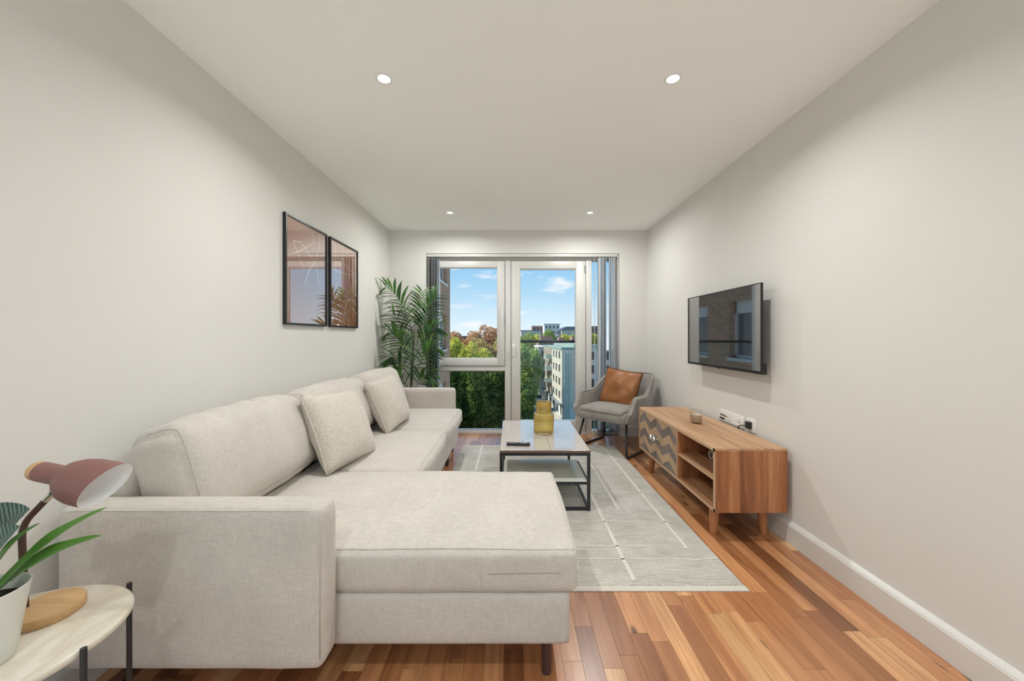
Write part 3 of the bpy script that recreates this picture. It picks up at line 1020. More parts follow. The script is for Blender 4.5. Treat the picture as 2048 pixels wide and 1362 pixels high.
# ------------------------------------------------------------------ throw pillows
def pillow_mesh(bm, w, h, t, n=22, Mt=None, pinch=0.06, folds=0.006, seed=0):
    g = np.linspace(-1, 1, n + 1)
    rows = {}
    for side in (1, -1):
        for i, u in enumerate(g):
            for j, v in enumerate(g):
                edge = (i in (0, n)) or (j in (0, n))
                if edge and side == -1:
                    continue
                # sides pulled in, corners left out
                px = u * w / 2 * (1 - pinch * (1 - v * v) * abs(u) ** 2)
                py = v * h / 2 * (1 - pinch * (1 - u * u) * abs(v) ** 2)
                d = ((1 - u * u) * (1 - v * v)) ** 0.42
                z = side * t / 2 * d
                z += folds * mnoise.noise(Vector((px * 9 + seed, py * 9, side))) * d
                p = Vector((px, py, z))
                rows[(side, i, j)] = bm.verts.new(p if Mt is None else Mt @ p)
    def V(s, i, j):
        return rows.get((s, i, j)) or rows[(1, i, j)]
    for s in (1, -1):
        for i in range(n):
            for j in range(n):
                q = (V(s, i, j), V(s, i + 1, j), V(s, i + 1, j + 1), V(s, i, j + 1))
                bm.faces.new(q if s == 1 else q[::-1])
    def outline():
        P = []
        for u in g: P.append((u, -1))
        for v in g[1:]: P.append((1, v))
        for u in g[::-1][1:]: P.append((u, 1))
        for v in g[::-1][1:-1]: P.append((-1, v))
        out = []
        for u, v in P:
            p = Vector((u * w / 2 * (1 - pinch * (1 - v * v) * abs(u) ** 2), v * h / 2 * (1 - pinch * (1 - u * u) * abs(v) ** 2), 0))
            out.append(p if Mt is None else Mt @ p)
        return out
    return outline()
def pframe(c, nrm, upv, roll=0):
    nrm = Vector(nrm).normalized()
    upv = Vector(upv)
    upv = (upv - nrm * upv.dot(nrm)).normalized()
    r = upv.cross(nrm)
    m = Matrix((( r.x, upv.x, nrm.x, c[0]), (r.y, upv.y, nrm.y, c[1]), (r.z, upv.z, nrm.z, c[2]), (0, 0, 0, 1)))
    return m @ Matrix.Rotation(math.radians(roll), 4, 'Z')
for c, nr, roll, sz, lab in (((-0.985, 2.175, 0.664), (0.93, -0.14, 0.42), -4, 0.465, 'cream boucle scatter cushion nearer the camera, leaning between the first two back cushions'),
                             ((-0.985, 3.01, 0.664), (0.93, -0.10, 0.40), 4, 0.455, 'cream boucle scatter cushion farther along the sofa, near its far arm')):
    t = empty('throw_pillow', (c[0], c[1], 0.47), label=lab, cat='cushion', group='cream scatter cushions on the sofa')
    bm = nb()
    out = pillow_mesh(bm, sz, sz * 0.93, 0.205, 26, pframe(c, nr, (0, 0, 1), roll), folds=0.014, seed=c[1])
    obj('pillow_cover', bm, M['boucle'], t, smooth=True)
    bm = nb()
    tube(bm, out, 0.004, 6, closed=True)
    obj('edge_seam', bm, M['boucle'], t, smooth=True)

# ================================================================== rug
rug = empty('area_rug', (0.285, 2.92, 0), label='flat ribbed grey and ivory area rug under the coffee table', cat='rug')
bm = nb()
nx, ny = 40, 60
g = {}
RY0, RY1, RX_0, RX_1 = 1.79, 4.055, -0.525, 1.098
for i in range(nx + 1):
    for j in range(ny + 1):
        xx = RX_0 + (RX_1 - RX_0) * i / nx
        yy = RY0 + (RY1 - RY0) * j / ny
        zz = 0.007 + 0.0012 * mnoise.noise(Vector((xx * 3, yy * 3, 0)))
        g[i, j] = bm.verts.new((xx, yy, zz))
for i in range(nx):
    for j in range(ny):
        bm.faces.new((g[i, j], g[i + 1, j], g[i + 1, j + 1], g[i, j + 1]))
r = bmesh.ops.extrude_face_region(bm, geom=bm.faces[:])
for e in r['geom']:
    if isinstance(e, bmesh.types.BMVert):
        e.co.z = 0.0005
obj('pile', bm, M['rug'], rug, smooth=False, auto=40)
def stripe(x0, x1, y0, y1, wob=0.004, seed=0):
    bm = nb()
    L = max(abs(x1 - x0), abs(y1 - y0))
    n = int(L / 0.04) + 2
    vert = abs(y1 - y0) > abs(x1 - x0)
    pr = None
    for i in range(n + 1):
        t = i / n
        o = wob * mnoise.noise(Vector((t * L * 7, seed, 0)))
        if vert:
            yy = y0 + (y1 - y0) * t
            a, b2 = (x0 + o, yy), (x1 + o, yy)
        else:
            xx = x0 + (x1 - x0) * t
            a, b2 = (xx, y0 + o), (xx, y1 + o)
        cur = [bm.verts.new((a[0], a[1], 0.0078)), bm.verts.new((b2[0], b2[1], 0.0078)), bm.verts.new((a[0], a[1], 0.0095)), bm.verts.new((b2[0], b2[1], 0.0095))]
        if pr:
            bm.faces.new((pr[2], pr[3], cur[3], cur[2]))
            bm.faces.new((pr[0], pr[2], cur[2], cur[0]))
            bm.faces.new((pr[3], pr[1], cur[1], cur[3]))
        pr = cur
    obj('stripe', bm, M['rug_line'], rug)
for i, (xx, y0, y1) in enumerate(((0.588, 1.82, 2.95), (0.970, 2.09, 4.05), (0.725, 2.56, 3.55), (0.06, 3.1, 4.05), (-0.32, 2.1, 4.05), (0.33, 1.9, 2.7))):
    stripe(xx - 0.010, xx + 0.010, y0, y1, 0.003, i)
for i, (yy, x0, x1) in enumerate(((1.997, -0.4, 1.09), (2.12, -0.1, 0.80), (2.40, 0.0, 1.0), (2.85, -0.2, 1.05), (3.30, -0.5, 1.05), (3.66, -0.5, 0.9), (3.92, -0.3, 1.09))):
    stripe(x0, x1, yy - 0.004, yy + 0.004, 0.010, 9 + i)
for (y0, y1) in ((1.752, 1.79), (4.055, 4.09)):
    bm = nb()
    box(bm, RX_0, RX_1 + 0.006, y0, y1, 0.0005, 0.005)
    obj('fringe', bm, M['rug_fringe'], rug)

# ================================================================== coffee table
ct = empty('coffee_table', (0.223, 3.0, 0), label='black metal framed coffee table with satin top and half glass shelf', cat='coffee table')
TX0, TX1, TY0, TY1, TZ = -0.083, 0.529, 2.545, 3.455, 0.4166
RZ = 0.0097
bm = nb(); box(bm, TX0 + 0.001, 0.262, TY0 + 0.001, TY1, TZ - 0.016, TZ, 0.001, 1); box(bm, 0.2635, TX1 - 0.001, TY0 + 0.001, TY1, TZ - 0.016, TZ, 0.001, 1)
tt = obj('tabletop', bm, M['table_top'], ct)
bm = nb()
for a in ((TX0, TX1, TY0 - 0.0012, TY0 + 0.0009), (TX0 - 0.0012, TX0 + 0.0008, TY0, TY1), (TX1 - 0.0008, TX1 + 0.0012, TY0, TY1)):
    box(bm, a[0], a[1], a[2], a[3], TZ - 0.0155, TZ - 0.0006)
obj('edge_band', bm, M['table_edge'], tt)
bt = 0.02
bm = nb()
z1 = TZ - 0.016
box(bm, TX0, TX1, TY0, TY0 + bt, z1 - bt, z1)
box(bm, TX0, TX1, TY1 - bt, TY1, z1 - bt, z1)
box(bm, TX0, TX0 + bt, TY0 + bt, TY1 - bt, z1 - bt, z1)
box(bm, TX1 - bt, TX1, TY0 + bt, TY1 - bt, z1 - bt, z1)
obj('top_frame', bm, M['black_metal'], ct)
MY = 2.985
for (x, y) in ((TX0, TY0), (TX1 - bt, TY0), (TX0, TY1 - bt), (TX1 - bt, TY1 - bt), (TX0 + 0.012, MY), (TX1 - bt - 0.012, MY)):
    w = bt if y != MY else 0.014
    bx('leg', x, x + w, y, y + w, RZ, z1 - bt if y != MY else 0.2, M['black_metal'], ct)
bm = nb()
box(bm, TX0 + bt, TX1 - bt, TY0 + 0.002, TY0 + 0.018, 0.186, 0.203)
box(bm, TX0 + bt * 0.2, TX0 + bt, TY0 + bt, MY, 0.186, 0.203)
box(bm, TX1 - bt, TX1 - bt * 0.2, TY0 + bt, MY, 0.186, 0.203)
box(bm, TX0 + bt, TX1 - bt, MY, MY + 0.014, 0.186, 0.203)
obj('shelf_rail', bm, M['black_metal'], ct)
bm = nb()
box(bm, TX0 + bt, TX1 - bt, TY0 + 0.002, TY0 + 0.018, 0.014, 0.030)
box(bm, TX0 + 0.004, TX0 + bt - 0.002, TY0 + bt, MY, 0.014, 0.030)
box(bm, TX1 - bt + 0.002, TX1 - 0.004, TY0 + bt, MY, 0.014, 0.030)
box(bm, TX0 + bt, TX1 - bt, MY, MY + 0.014, 0.014, 0.030)
obj('bottom_rail', bm, M['black_metal'], ct)
bx('glass_shelf', TX0 + bt + 0.002, TX1 - bt - 0.002, TY0 + 0.003, MY + 0.01, 0.2035, 0.210, M['shelf_glass'], ct, 0.0015, 1)

# vase
vz = TZ
vase = empty('glass_vase', (0.254, 3.02, vz), label='stepped amber bubble glass vase standing on the coffee table', cat='vase')
bm = nb()
R1, R2 = 0.081, 0.061
outer = [(0.0, 0.0), (0.070, 0.0), (0.078, 0.004), (R1, 0.012), (R1, 0.145), (R1 - 0.0015, 0.154), (R1 - 0.006, 0.157), (R2 + 0.002, 0.158), (R2, 0.160), (R2, 0.246), (R2 - 0.0005, 0.250)]
inner = [(R2 - 0.004, 0.250), (R2 - 0.005, 0.246), (R2 - 0.005, 0.160), (R2, 0.154), (R1 - 0.012, 0.150), (R1 - 0.006, 0.144), (R1 - 0.006, 0.022), (R1 - 0.016, 0.013), (0.03, 0.012), (0.0, 0.018)]
lathe(bm, outer + inner, 48, Matrix.Translation((0.254, 3.02, vz + 0.0006)))
obj('vase_body', bm, M['amber'], vase, auto=32)

# remote
rc = empty('remote_control', (0.045, 2.668, TZ), rotz=math.radians(-5), label='slim black remote control lying on the coffee table', cat='remote control')
p = Puff((0, 0, 0.0095), (0.083, 0.021, 0.009), 0.006, (0, 0, 0.002))
p.build('remote_body', M['black_plastic'], rc, (14, 8, 4), local=True)
for i in range(9):
    for j in range(3):
        bm = nb()
        bx_ = -0.068 + i * 0.0165
        by_ = -0.012 + j * 0.012
        box(bm, bx_ - 0.004, bx_ + 0.004, by_ - 0.003, by_ + 0.003, 0.018, 0.0235, 0.001, 1)
        obj('button', bm, M['white_plastic'] if (i * 3 + j) % 4 else M['seal'], rc, local=True)

# ================================================================== TV stand
tv = empty('tv_stand', (1.37, 2.8, 0), label='low mango wood TV stand with chevron doors and open shelves on the right wall', cat='tv stand')
SX0, SX1, SY0, SY1, SZ0, SZ1 = 1.1615, 1.575, 2.158, 3.445, 0.176, 0.543
th = 0.019
def boards(parent, name, mat, cuts, mk):
    for a, b2 in zip(cuts, cuts[1:]):
        mk(a + 0.0004, b2 - 0.0004)
# top: boards lengthways
top = empty('top_panel', (1.37, 2.8, SZ1))
top.parent = tv
top.matrix_parent_inverse = Matrix.Translation(-Vector(tv.location))
top_bm = nb()
bpy.data.objects.remove(top)
bm = nb(); box(bm, SX0 + 0.002, SX1 - 0.002, SY0 + 0.002, SY1 - 0.002, SZ1 - th, SZ1 - 0.004)
top = obj('top_panel', bm, M['mango_y'], tv)
cuts = [SX0, SX0 + 0.07, SX0 + 0.165, SX0 + 0.245, SX0 + 0.335, SX1]
for a, b2 in zip(cuts, cuts[1:]):
    bx('board', a + 0.0002, b2 - 0.0002, SY0, SY1, SZ1 - 0.0125, SZ1, M['mango_y'], top, 0.0006, 1)
bm = nb(); box(bm, SX0 - 0.0012, SX0 + 0.001, SY0, SY1, SZ1 - th, SZ1 - 0.001)
obj('front_edge', bm, M['mango_edge'], top)
bot = bx('bottom_panel', SX0, SX1, SY0, SY1, SZ0, SZ0 + th, M['mango_y'], tv)
bm = nb(); box(bm, SX0 - 0.0012, SX0 + 0.001, SY0, SY1, SZ0 + 0.0005, SZ0 + th)
obj('front_edge', bm, M['mango_edge'], bot)
# near end: upright boards
en = bx('end_panel', SX0 + 0.001, SX1 - 0.001, SY0 + 0.006, SY0 + th, SZ0 + th, SZ1 - th, M['mango_in'], tv)
cuts = [SX0, SX0 + 0.082, SX0 + 0.142, SX0 + 0.190, SX0 + 0.240, SX0 + 0.304, SX0 + 0.375, SX1]
for a, b2 in zip(cuts, cuts[1:]):
    bx('board', a + 0.0002, b2 - 0.0002, SY0 - 0.0008, SY0 + 0.009, SZ0 + 0.0005, SZ1 - 0.012, M['mango_z'], en, 0.0006, 1)
bm = nb(); box(bm, SX0 - 0.0012, SX0 + 0.001, SY0 - 0.0008, SY0 + th, SZ0, SZ1)
obj('front_edge', bm, M['mango_edge'], en)
e2 = bx('end_panel', SX0 + 0.001, SX1 - 0.001, SY1 - th, SY1 + 0.0005, SZ0 + th, SZ1 - th, M['mango_in'], tv)
bm = nb(); box(bm, SX0 - 0.0012, SX0 + 0.001, SY1 - 0.012, SY1 + 0.0008, SZ0, SZ1)
obj('front_edge', bm, M['mango_edge'], e2)
DV = 2.660
dv = bx('divider', SX0 + 0.002, SX1 - 0.012, DV - th / 2, DV + th / 2, SZ0 + th, SZ1 - th, M['mango_in'], tv)
bm = nb(); box(bm, SX0 - 0.0012, SX0 + 0.003, DV - 0.008, DV + 0.008, SZ0 + th, SZ1 - th)
obj('front_edge', bm, M['mango_edge'], dv)
bp = bx('back_panel', SX1 - 0.012, SX1 - 0.002, SY0 + th, SY1 - th, SZ0 + th, SZ1 - th, M['mango_in'], tv)
sh = bx('shelf', SX0 + 0.008, SX1 - 0.012, SY0 + th, DV - th / 2, 0.352, 0.369, M['mango_y'], tv)
bm = nb(); box(bm, SX0 + 0.006, SX0 + 0.0085, SY0 + th, DV - th / 2, 0.352, 0.369)
obj('front_edge', bm, M['mango_edge'], sh)
# doors with chevron veneer strips
zb, zt = SZ0 + th + 0.002, SZ1 - th - 0.002
def clip_poly(poly, zlo, zhi):
    def cut(poly, z, keep_above):
        out = []
        for i in range(len(poly)):
            a, b2 = poly[i], poly[(i + 1) % len(poly)]
            ia = (a[1] >= z) if keep_above else (a[1] <= z)
            ib = (b2[1] >= z) if keep_above else (b2[1] <= z)
            if ia: out.append(a)
            if ia != ib:
                t = (z - a[1]) / (b2[1] - a[1])
                out.append((a[0] + t * (b2[0] - a[0]), z))
        return out
    p = cut(poly, zlo, True)
    if len(p) >= 3: p = cut(p, zhi, False)
    return p if len(p) >= 3 else None
def door(y0, y1, bounds, lows, knob_y):
    bm = nb(); box(bm, SX0 + 0.005, SX0 + 0.019, y0, y1, zb, zt)
    d = obj('door', bm, M['veneer_dark'], tv)
    bh = 0.065
    for c in range(3):
        ya, yb = bounds[c], bounds[c + 1]
        la, lb = lows[c], lows[c + 1]
        for kk in range(-3, 9):
            ztop = 0.522 + 0.13 - kk * bh
            poly = [(ya, ztop + la), (yb, ztop + lb), (yb, ztop + lb - bh + 0.0012), (ya, ztop + la - bh + 0.0012)]
            pl = clip_poly(poly, zb, zt)
            if not pl: continue
            if max(p[1] for p in pl) - min(p[1] for p in pl) < 0.006: continue
            bm = nb()
            prism(bm, pl, 'x', SX0 + 0.0005, SX0 + 0.006)
            obj('veneer_strip', bm, M['veneer_dark'] if kk % 2 == 0 else M['veneer_tan'], d)
    bm = nb()
    Mk = Matrix.Translation((SX0 - 0.0, knob_y, 0.363)) @ Matrix.Rotation(-PI / 2, 4, 'Y')
    lathe(bm, [(0.0, 0.0), (0.010, 0.0), (0.006, 0.006), (0.006, 0.012), (0.015, 0.018), (0.019, 0.026), (0.016, 0.035), (0.008, 0.040), (0.0, 0.041)], 8, Mk)
    obj('knob', bm, M['chrome'], d)
A = -0.062
door(3.052, SY1 - th - 0.001, [3.053, 3.178, 3.302, 3.425], [0, A, 0, A], 3.085)
door(DV + th / 2 + 0.001, 3.047, [2.671, 2.796, 2.921, 3.046], [A, 0, A, 0], 3.018)
for (lx, ly, dx, dy) in ((1.225, 2.285, -0.012, -0.012), (1.51, 2.285, 0.006, -0.012), (1.225, 3.285, -0.012, 0.012), (1.51, 3.285, 0.006, 0.012)):
    bm = nb()
    tube(bm, [(lx + dx, ly + dy, 0.0), (lx, ly, SZ0)], [0.020, 0.031], 16)
    obj('leg', bm, M['mango_leg'], tv, auto=40)

# candle tumbler
cx, cy = 1.366, 2.80
cd = empty('candle_glass', (cx, cy, SZ1), label='clear glass tumbler candle with cream wax on the TV stand', cat='candle')
bm = nb()
lathe(bm, [(0, 0), (0.040, 0), (0.0425, 0.004), (0.0435, 0.096), (0.0425, 0.098), (0.041, 0.096), (0.0398, 0.012), (0.0, 0.010)], 40, Matrix.Translation((cx, cy, SZ1 + 0.0004)))
obj('tumbler', bm, M['tumbler'], cd, smooth=True)
bm = nb()
lathe(bm, [(0, 0.0115), (0.037, 0.0125), (0.0393, 0.016), (0.0397, 0.063), (0.037, 0.066), (0, 0.065)], 40, Matrix.Translation((cx, cy, SZ1)))
obj('wax', bm, M['wax'], cd, smooth=True)
bm = nb(); tube(bm, [(cx, cy, SZ1 + 0.064), (cx + 0.001, cy, SZ1 + 0.074)], 0.001, 6)
obj('wick', bm, M['black_plastic'], cd)

# coiled lead on the shelf
bm = nb()
pts = []
for i in range(60):
    a = 2 * PI * i / 24
    pts.append((1.315 + 0.004 * (i / 24), 2.50 + 0.026 * math.cos(a), 0.3995 + 0.026 * math.sin(a)))
tube(bm, pts, 0.004, 8)
tag(obj('coiled_cable', bm, plain('grey_cable', (0.65, 0.64, 0.62), 0.5), smooth=True), 'small coil of grey cable on the upper shelf of the TV stand', 'cable')

# ================================================================== TV
tl = empty('television', (1.55, 2.775, 0.95), label='black flat screen television mounted on the right wall', cat='television')
VY0, VY1, VZ0, VZ1, VX = 2.298, 3.254, 0.954, 1.514, 1.517
bx('housing', VX + 0.004, VX + 0.014, VY0, VY1, VZ0, VZ1, M['black_plastic'], tl, 0.002, 1)
bm = nb(); box(bm, VX + 0.014, VX + 0.055, VY0 + 0.07, VY1 - 0.07, VZ0 + 0.002, VZ0 + 0.34, 0.01)
obj('rear_housing', bm, M['black_plastic'], tl, auto=40)
bx('screen', VX, VX + 0.0042, VY0 + 0.007, VY1 - 0.007, VZ0 + 0.017, VZ1 - 0.006, M['screen'], tl)
bm = nb()
box(bm, VX - 0.001, VX + 0.005, VY0, VY0 + 0.006, VZ0, VZ1)
box(bm, VX - 0.001, VX + 0.005, VY1 - 0.006, VY1, VZ0, VZ1)
box(bm, VX - 0.001, VX + 0.005, VY0 + 0.006, VY1 - 0.006, VZ1 - 0.005, VZ1)
box(bm, VX - 0.001, VX + 0.005, VY0 + 0.006, VY1 - 0.006, VZ0, VZ0 + 0.016)
obj('bezel', bm, M['black_plastic'], tl)
bx('sensor', VX, VX + 0.008, 2.765, 2.785, VZ0 - 0.005, VZ0 + 0.001, M['black_plastic'], tl)
bx('speaker_box', VX + 0.012, VX + 0.045, VY0 + 0.012, VY0 + 0.10, VZ0 - 0.004, VZ0 + 0.065, M['black_plastic'], tl, 0.004)
bx('wall_bracket', VX + 0.05, XR - 0.0005, 2.60, 2.95, 1.10, 1.32, M['black_metal'], tl)

# ================================================================== sockets
def plate(name, y0, y1, z0, z1, lab):
    t = empty(name, (XR, (y0 + y1) / 2, z0), label=lab, cat='socket')
    bx('faceplate', XR - 0.010, XR + 0.001, y0, y1, z0, z1, M['white_plastic'], t, 0.003)
    return t
sk = plate('media_socket', 2.612, 2.915, 0.545, 0.628, 'long white media and power socket plate on the right wall')
for i in range(4):
    bm = nb(); tube(bm, [(XR - 0.012, 2.885 - 0.024 * i, 0.592 - 0.001 * i), (XR - 0.0095, 2.885 - 0.024 * i, 0.592 - 0.001 * i)], 0.0075 if i < 3 else 0.005, 12)
    obj('port', bm, M['dark_hole'], sk)
bx('scart_port', XR - 0.013, XR - 0.0095, 2.838, 2.902, 0.560, 0.572, M['dark_hole'], sk, 0.002, 1)
for yy in (2.735, 2.718):
    bx('switch', XR - 0.0135, XR - 0.0095, yy - 0.006, yy + 0.006, 0.572, 0.594, M['white_plastic'], sk, 0.001, 1)
for yc in (2.655,):
    for (dy, dz, w, h2) in ((0, 0.012, 0.004, 0.009), (0.011, -0.004, 0.009, 0.004), (-0.011, -0.004, 0.009, 0.004)):
        bx('pin_slot', XR - 0.0112, XR - 0.0095, yc + dy - w / 2, yc + dy + w / 2, 0.586 + dz - h2 / 2, 0.586 + dz + h2 / 2, M['dark_hole'], sk)
bx('switch', XR - 0.0125, XR - 0.0095, 2.63, 2.75, 0.551, 0.564, M['white_plastic'], sk, 0.001, 1)
s2 = plate('power_socket', 2.488, 2.578, 0.5445, 0.632, 'small square white socket plate with a black plug')
pl = empty('mains_plug', (XR - 0.02, 2.533, 0.58), label='black mains plug with its lead in the square socket', cat='plug')
bx('plug_body', XR - 0.034, XR - 0.0095, 2.512, 2.555, 0.567, 0.614, M['black_plastic'], pl, 0.004)
bm = nb()
tube(bm, bez((XR - 0.034, 2.545, 0.585), (XR - 0.05, 2.60, 0.578), (XR - 0.028, 2.635, 0.555), 8) + bez((XR - 0.026, 2.638, 0.545), (XR - 0.018, 2.645, 0.4), (XR - 0.016, 2.62, 0.2), 8)
     , 0.0035, 8)
obj('lead', bm, M['black_plastic'], pl, smooth=True)
bm = nb()
tube(bm, bez((1.50, 2.46, 0.172), (1.52, 2.50, 0.08), (1.545, 2.62, 0.005), 10) + bez((1.545, 2.65, 0.005), (1.54, 2.8, 0.005), (1.56, 3.0, 0.005), 8), 0.003, 8)
tag(obj('trailing_cable', bm, M['black_plastic'], smooth=True), 'thin black cable hanging to the floor below the TV stand', 'cable')

# ================================================================== pictures on the left wall
def ribbon(bm, pts, w, x):
    """flat printed line on the plane X = x; pts are (y, z)"""
    pr = None
    P = [Vector((0, p[0], p[1])) for p in pts]
    for i, p in enumerate(P):
        t = (P[min(i + 1, len(P) - 1)] - P[max(i - 1, 0)]).normalized()
        nrm = Vector((0, -t.z, t.y)) * w / 2
        a = bm.verts.new((x, p.y + nrm.y, p.z + nrm.z))
        b2 = bm.verts.new((x, p.y - nrm.y, p.z - nrm.z))
        if pr:
            bm.faces.new((pr[0], a, b2, pr[1]))
        pr = (a, b2)
def curve2(pts, n=14):
    """catmull-rom through 2D points"""
    out = []
    for i in range(len(pts) - 1):
        p0, p1, p2, p3 = pts[max(i - 1, 0)], pts[i], pts[i + 1], pts[min(i + 2, len(pts) - 1)]
        for k in range(n):
            t = k / n
            out.append(tuple(0.5 * (2 * p1[a] + (p2[a] - p0[a]) * t + (2 * p0[a] - 5 * p1[a] + 4 * p2[a] - p3[a]) * t * t + (3 * p1[a] - p0[a] - 3 * p2[a] + p3[a]) * t ** 3) for a in (0, 1)))
    out.append(pts[-1])
    return out
def picture(y0, y1, z0, z1, lab, artm, lines):
    t = empty('framed_picture', (XL, (y0 + y1) / 2, z0), label=lab, cat='picture', group='framed prints on the left wall')
    fx = XL + 0.022
    fw = 0.013
    bm = nb()
    box(bm, XL - 0.001, fx, y0, y0 + fw, z0, z1)
    box(bm, XL - 0.001, fx, y1 - fw, y1, z0, z1)
    box(bm, XL - 0.001, fx, y0 + fw, y1 - fw, z0, z0 + fw)
    box(bm, XL - 0.001, fx, y0 + fw, y1 - fw, z1 - fw, z1)
    obj('frame', bm, M['frame_black'], t)
    pr = bx('print', XL, XL + 0.010, y0 + fw, y1 - fw, z0 + fw, z1 - fw, artm, t)
    W, Hh = y1 - y0 - 2 * fw, z1 - z0 - 2 * fw
    for ln in lines:
        bm = nb()
        ribbon(bm, [(y0 + fw + u * W, z0 + fw + v * Hh) for u, v in ln], 0.0062, XL + 0.0105)
        obj('printed_line', bm, M['art_line'], pr)
    bx('glass', XL + 0.013, XL + 0.015, y0 + fw * 0.8, y1 - fw * 0.8, z0 + fw * 0.8, z1 - fw * 0.8, M['picture_glass'], t)
C2 = curve2
picture(2.402, 2.944, 1.262, 1.980, 'nearer black framed terracotta print on the left wall', M['art_a'], [
    C2([(0.0, 0.62), (0.28, 0.70), (0.62, 0.84)]) + [(0.66, 0.86), (0.66, 0.985)],
    C2([(0.40, 0.545), (0.30, 0.66), (0.17, 0.77), (0.22, 0.79), (0.34, 0.80), (0.52, 0.73), (0.68, 0.66), (0.78, 0.55), (0.80, 0.42)]),
    C2([(0.84, 0.985), (0.80, 0.80), (0.70, 0.66), (0.55, 0.55), (0.45, 0.40)])])
picture(2.995, 3.530, 1.262, 1.980, 'farther black framed rust print on the left wall by the palm', M['art_b'], [
    C2([(0.04, 0.93), (0.12, 0.985), (0.18, 0.93)]) + [(0.185, 0.60)],
    [(0.46, 0.985), (0.46, 0.79)] + C2([(0.47, 0.78), (0.70, 0.73), (0.985, 0.68)]),
    [(0.86, 0.98), (0.86, 0.70)] + C2([(0.86, 0.66), (0.84, 0.45), (0.70, 0.35), (0.45, 0.30)]),
    C2([(0.05, 0.66), (0.4, 0.655), (0.86, 0.675)]),
    [(0.55, 0.66), (0.55, 0.36), (0.50, 0.02)],
    C2([(0.985, 0.34), (0.80, 0.345), (0.62, 0.30), (0.50, 0.15), (0.46, 0.02)]),
    [(0.68, 0.02), (0.69, 0.22), (0.84, 0.26), (0.86, 0.02)],
    C2([(0.2, 0.5), (0.35, 0.3), (0.5, 0.2), (0.7, 0.02)])])

# ================================================================== vertical blind
vb = empty('vertical_blind', (0.13, 4.52, 2.15), label='vertical fabric blind drawn to both sides of the glazing', cat='blind')
bm = nb(); box(bm, OX0 + 0.004, OX1 - 0.004, 4.500, 4.545, 2.137, 2.171, 0.003)
obj('head_rail', bm, M['upvc'], vb, auto=40)
bm = nb(); tube(bm, [(1.262, 4.4995, 2.154), (1.262, 4.4985, 2.154)], 0.006, 10)
obj('rail_end', bm, M['dark_hole'], vb)
def vane(x, ang, mat, w=0.089, bow=0.006):
    a = math.radians(ang)
    bm = nb()
    n = 6
    F = []
    for side in (0, 1):
        for zz in (0.055, 2.125):
            row = []
            for i in range(n + 1):
                t = (i / n - 0.5) * w
                b2 = bow * (1 - (2 * i / n - 1) ** 2) + (0.0008 if side else 0)
                row.append(bm.verts.new((x + math.cos(a) * t - math.sin(a) * b2, 4.523 + math.sin(a) * t + math.cos(a) * b2, zz)))
            F.append(row)
    f0, t0, f1, t1 = F
    for i in range(n):
        bm.faces.new((f0[i], f0[i + 1], t0[i + 1], t0[i]))
        bm.faces.new((f1[i + 1], f1[i], t1[i], t1[i + 1]))
        bm.faces.new((f0[i], f1[i], f1[i + 1], f0[i + 1]))
        bm.faces.new((t0[i + 1], t1[i + 1], t1[i], t0[i]))
    bm.faces.new((f0[0], t0[0], t1[0], f1[0]))
    bm.faces.new((f0[n], f1[n], t1[n], t0[n]))
    v = obj('vane', bm, mat, vb, auto=50)
    bm = nb()
    R = Matrix.Translation((x, 4.523, 0)) @ Matrix.Rotation(a, 4, 'Z')
    box(bm, -w * 0.44, w * 0.44, -0.001, 0.008, 0.042, 0.075, 0, M=R)
    obj('weight', bm, M['blind_weight'], v)
for i, x in enumerate((-0.990, -0.974, -0.958, -0.943, -0.928, -0.913, -0.898, -0.884, -0.868)):
    vane(x, (84, 78, 86, 80, 84, 76, 82, 85, 96)[i], M[('vane_white', 'vane_backlit', 'vane_backlit', 'vane_white', 'vane_backlit', 'vane_blue', 'vane_backlit', 'vane_blue', 'vane_white')[i]])
for i, (x, ang, m) in enumerate(((0.992, 80, 'vane_white'), (1.040, 98, 'vane_white'), (1.056, 82, 'vane_white'), (1.072, 88, 'vane_blue'), (1.086, 94, 'vane_white'),
                                 (1.102, 84, 'vane_backlit'), (1.116, 96, 'vane_blue'), (1.168, 84, 'vane_white'), (1.186, 92, 'vane_blue'), (1.214, 88, 'vane_white'), (1.236, 76, 'vane_white'))):
    vane(x, ang, M[m])
bm = nb()
tube(bm, [(1.258, 4.496, 2.14), (1.256, 4.494, 0.9)], 0.0022, 6)
tube(bm, [(1.266, 4.496, 2.14), (1.266, 4.494, 0.9), (1.256, 4.494, 0.895)], 0.0022, 6)
obj('pull_cord', bm, M['white_plastic'], vb, smooth=True)

# ================================================================== armchair
ach = empty('armchair', (1.095, 4.035, 0), rotz=math.radians(-44.4), label='grey velvet armchair with black sled legs in the far right corner', cat='armchair')
V_ = M['velvet']
# seat body + cushion
Puff((0, -0.01, 0.375), (0.285, 0.285, 0.058), 0.045, (0.0, 0.012, -0.006)).build('seat_base', V_, ach, (14, 14, 8), local=True)
ps = Puff((0, -0.035, 0.428), (0.252, 0.262, 0.030), 0.026, (0.0, 0.012, 0.018))
seat = ps.build('seat_cushion', V_, ach, (16, 16, 6), local=True)
bm = nb()
ps.seam(bm, [(t, -0.98, 1.0) for t in np.linspace(-0.96, 0.96, 24)], 0.003)
obj('piping', bm, M['velvet_pipe'], seat, smooth=True)
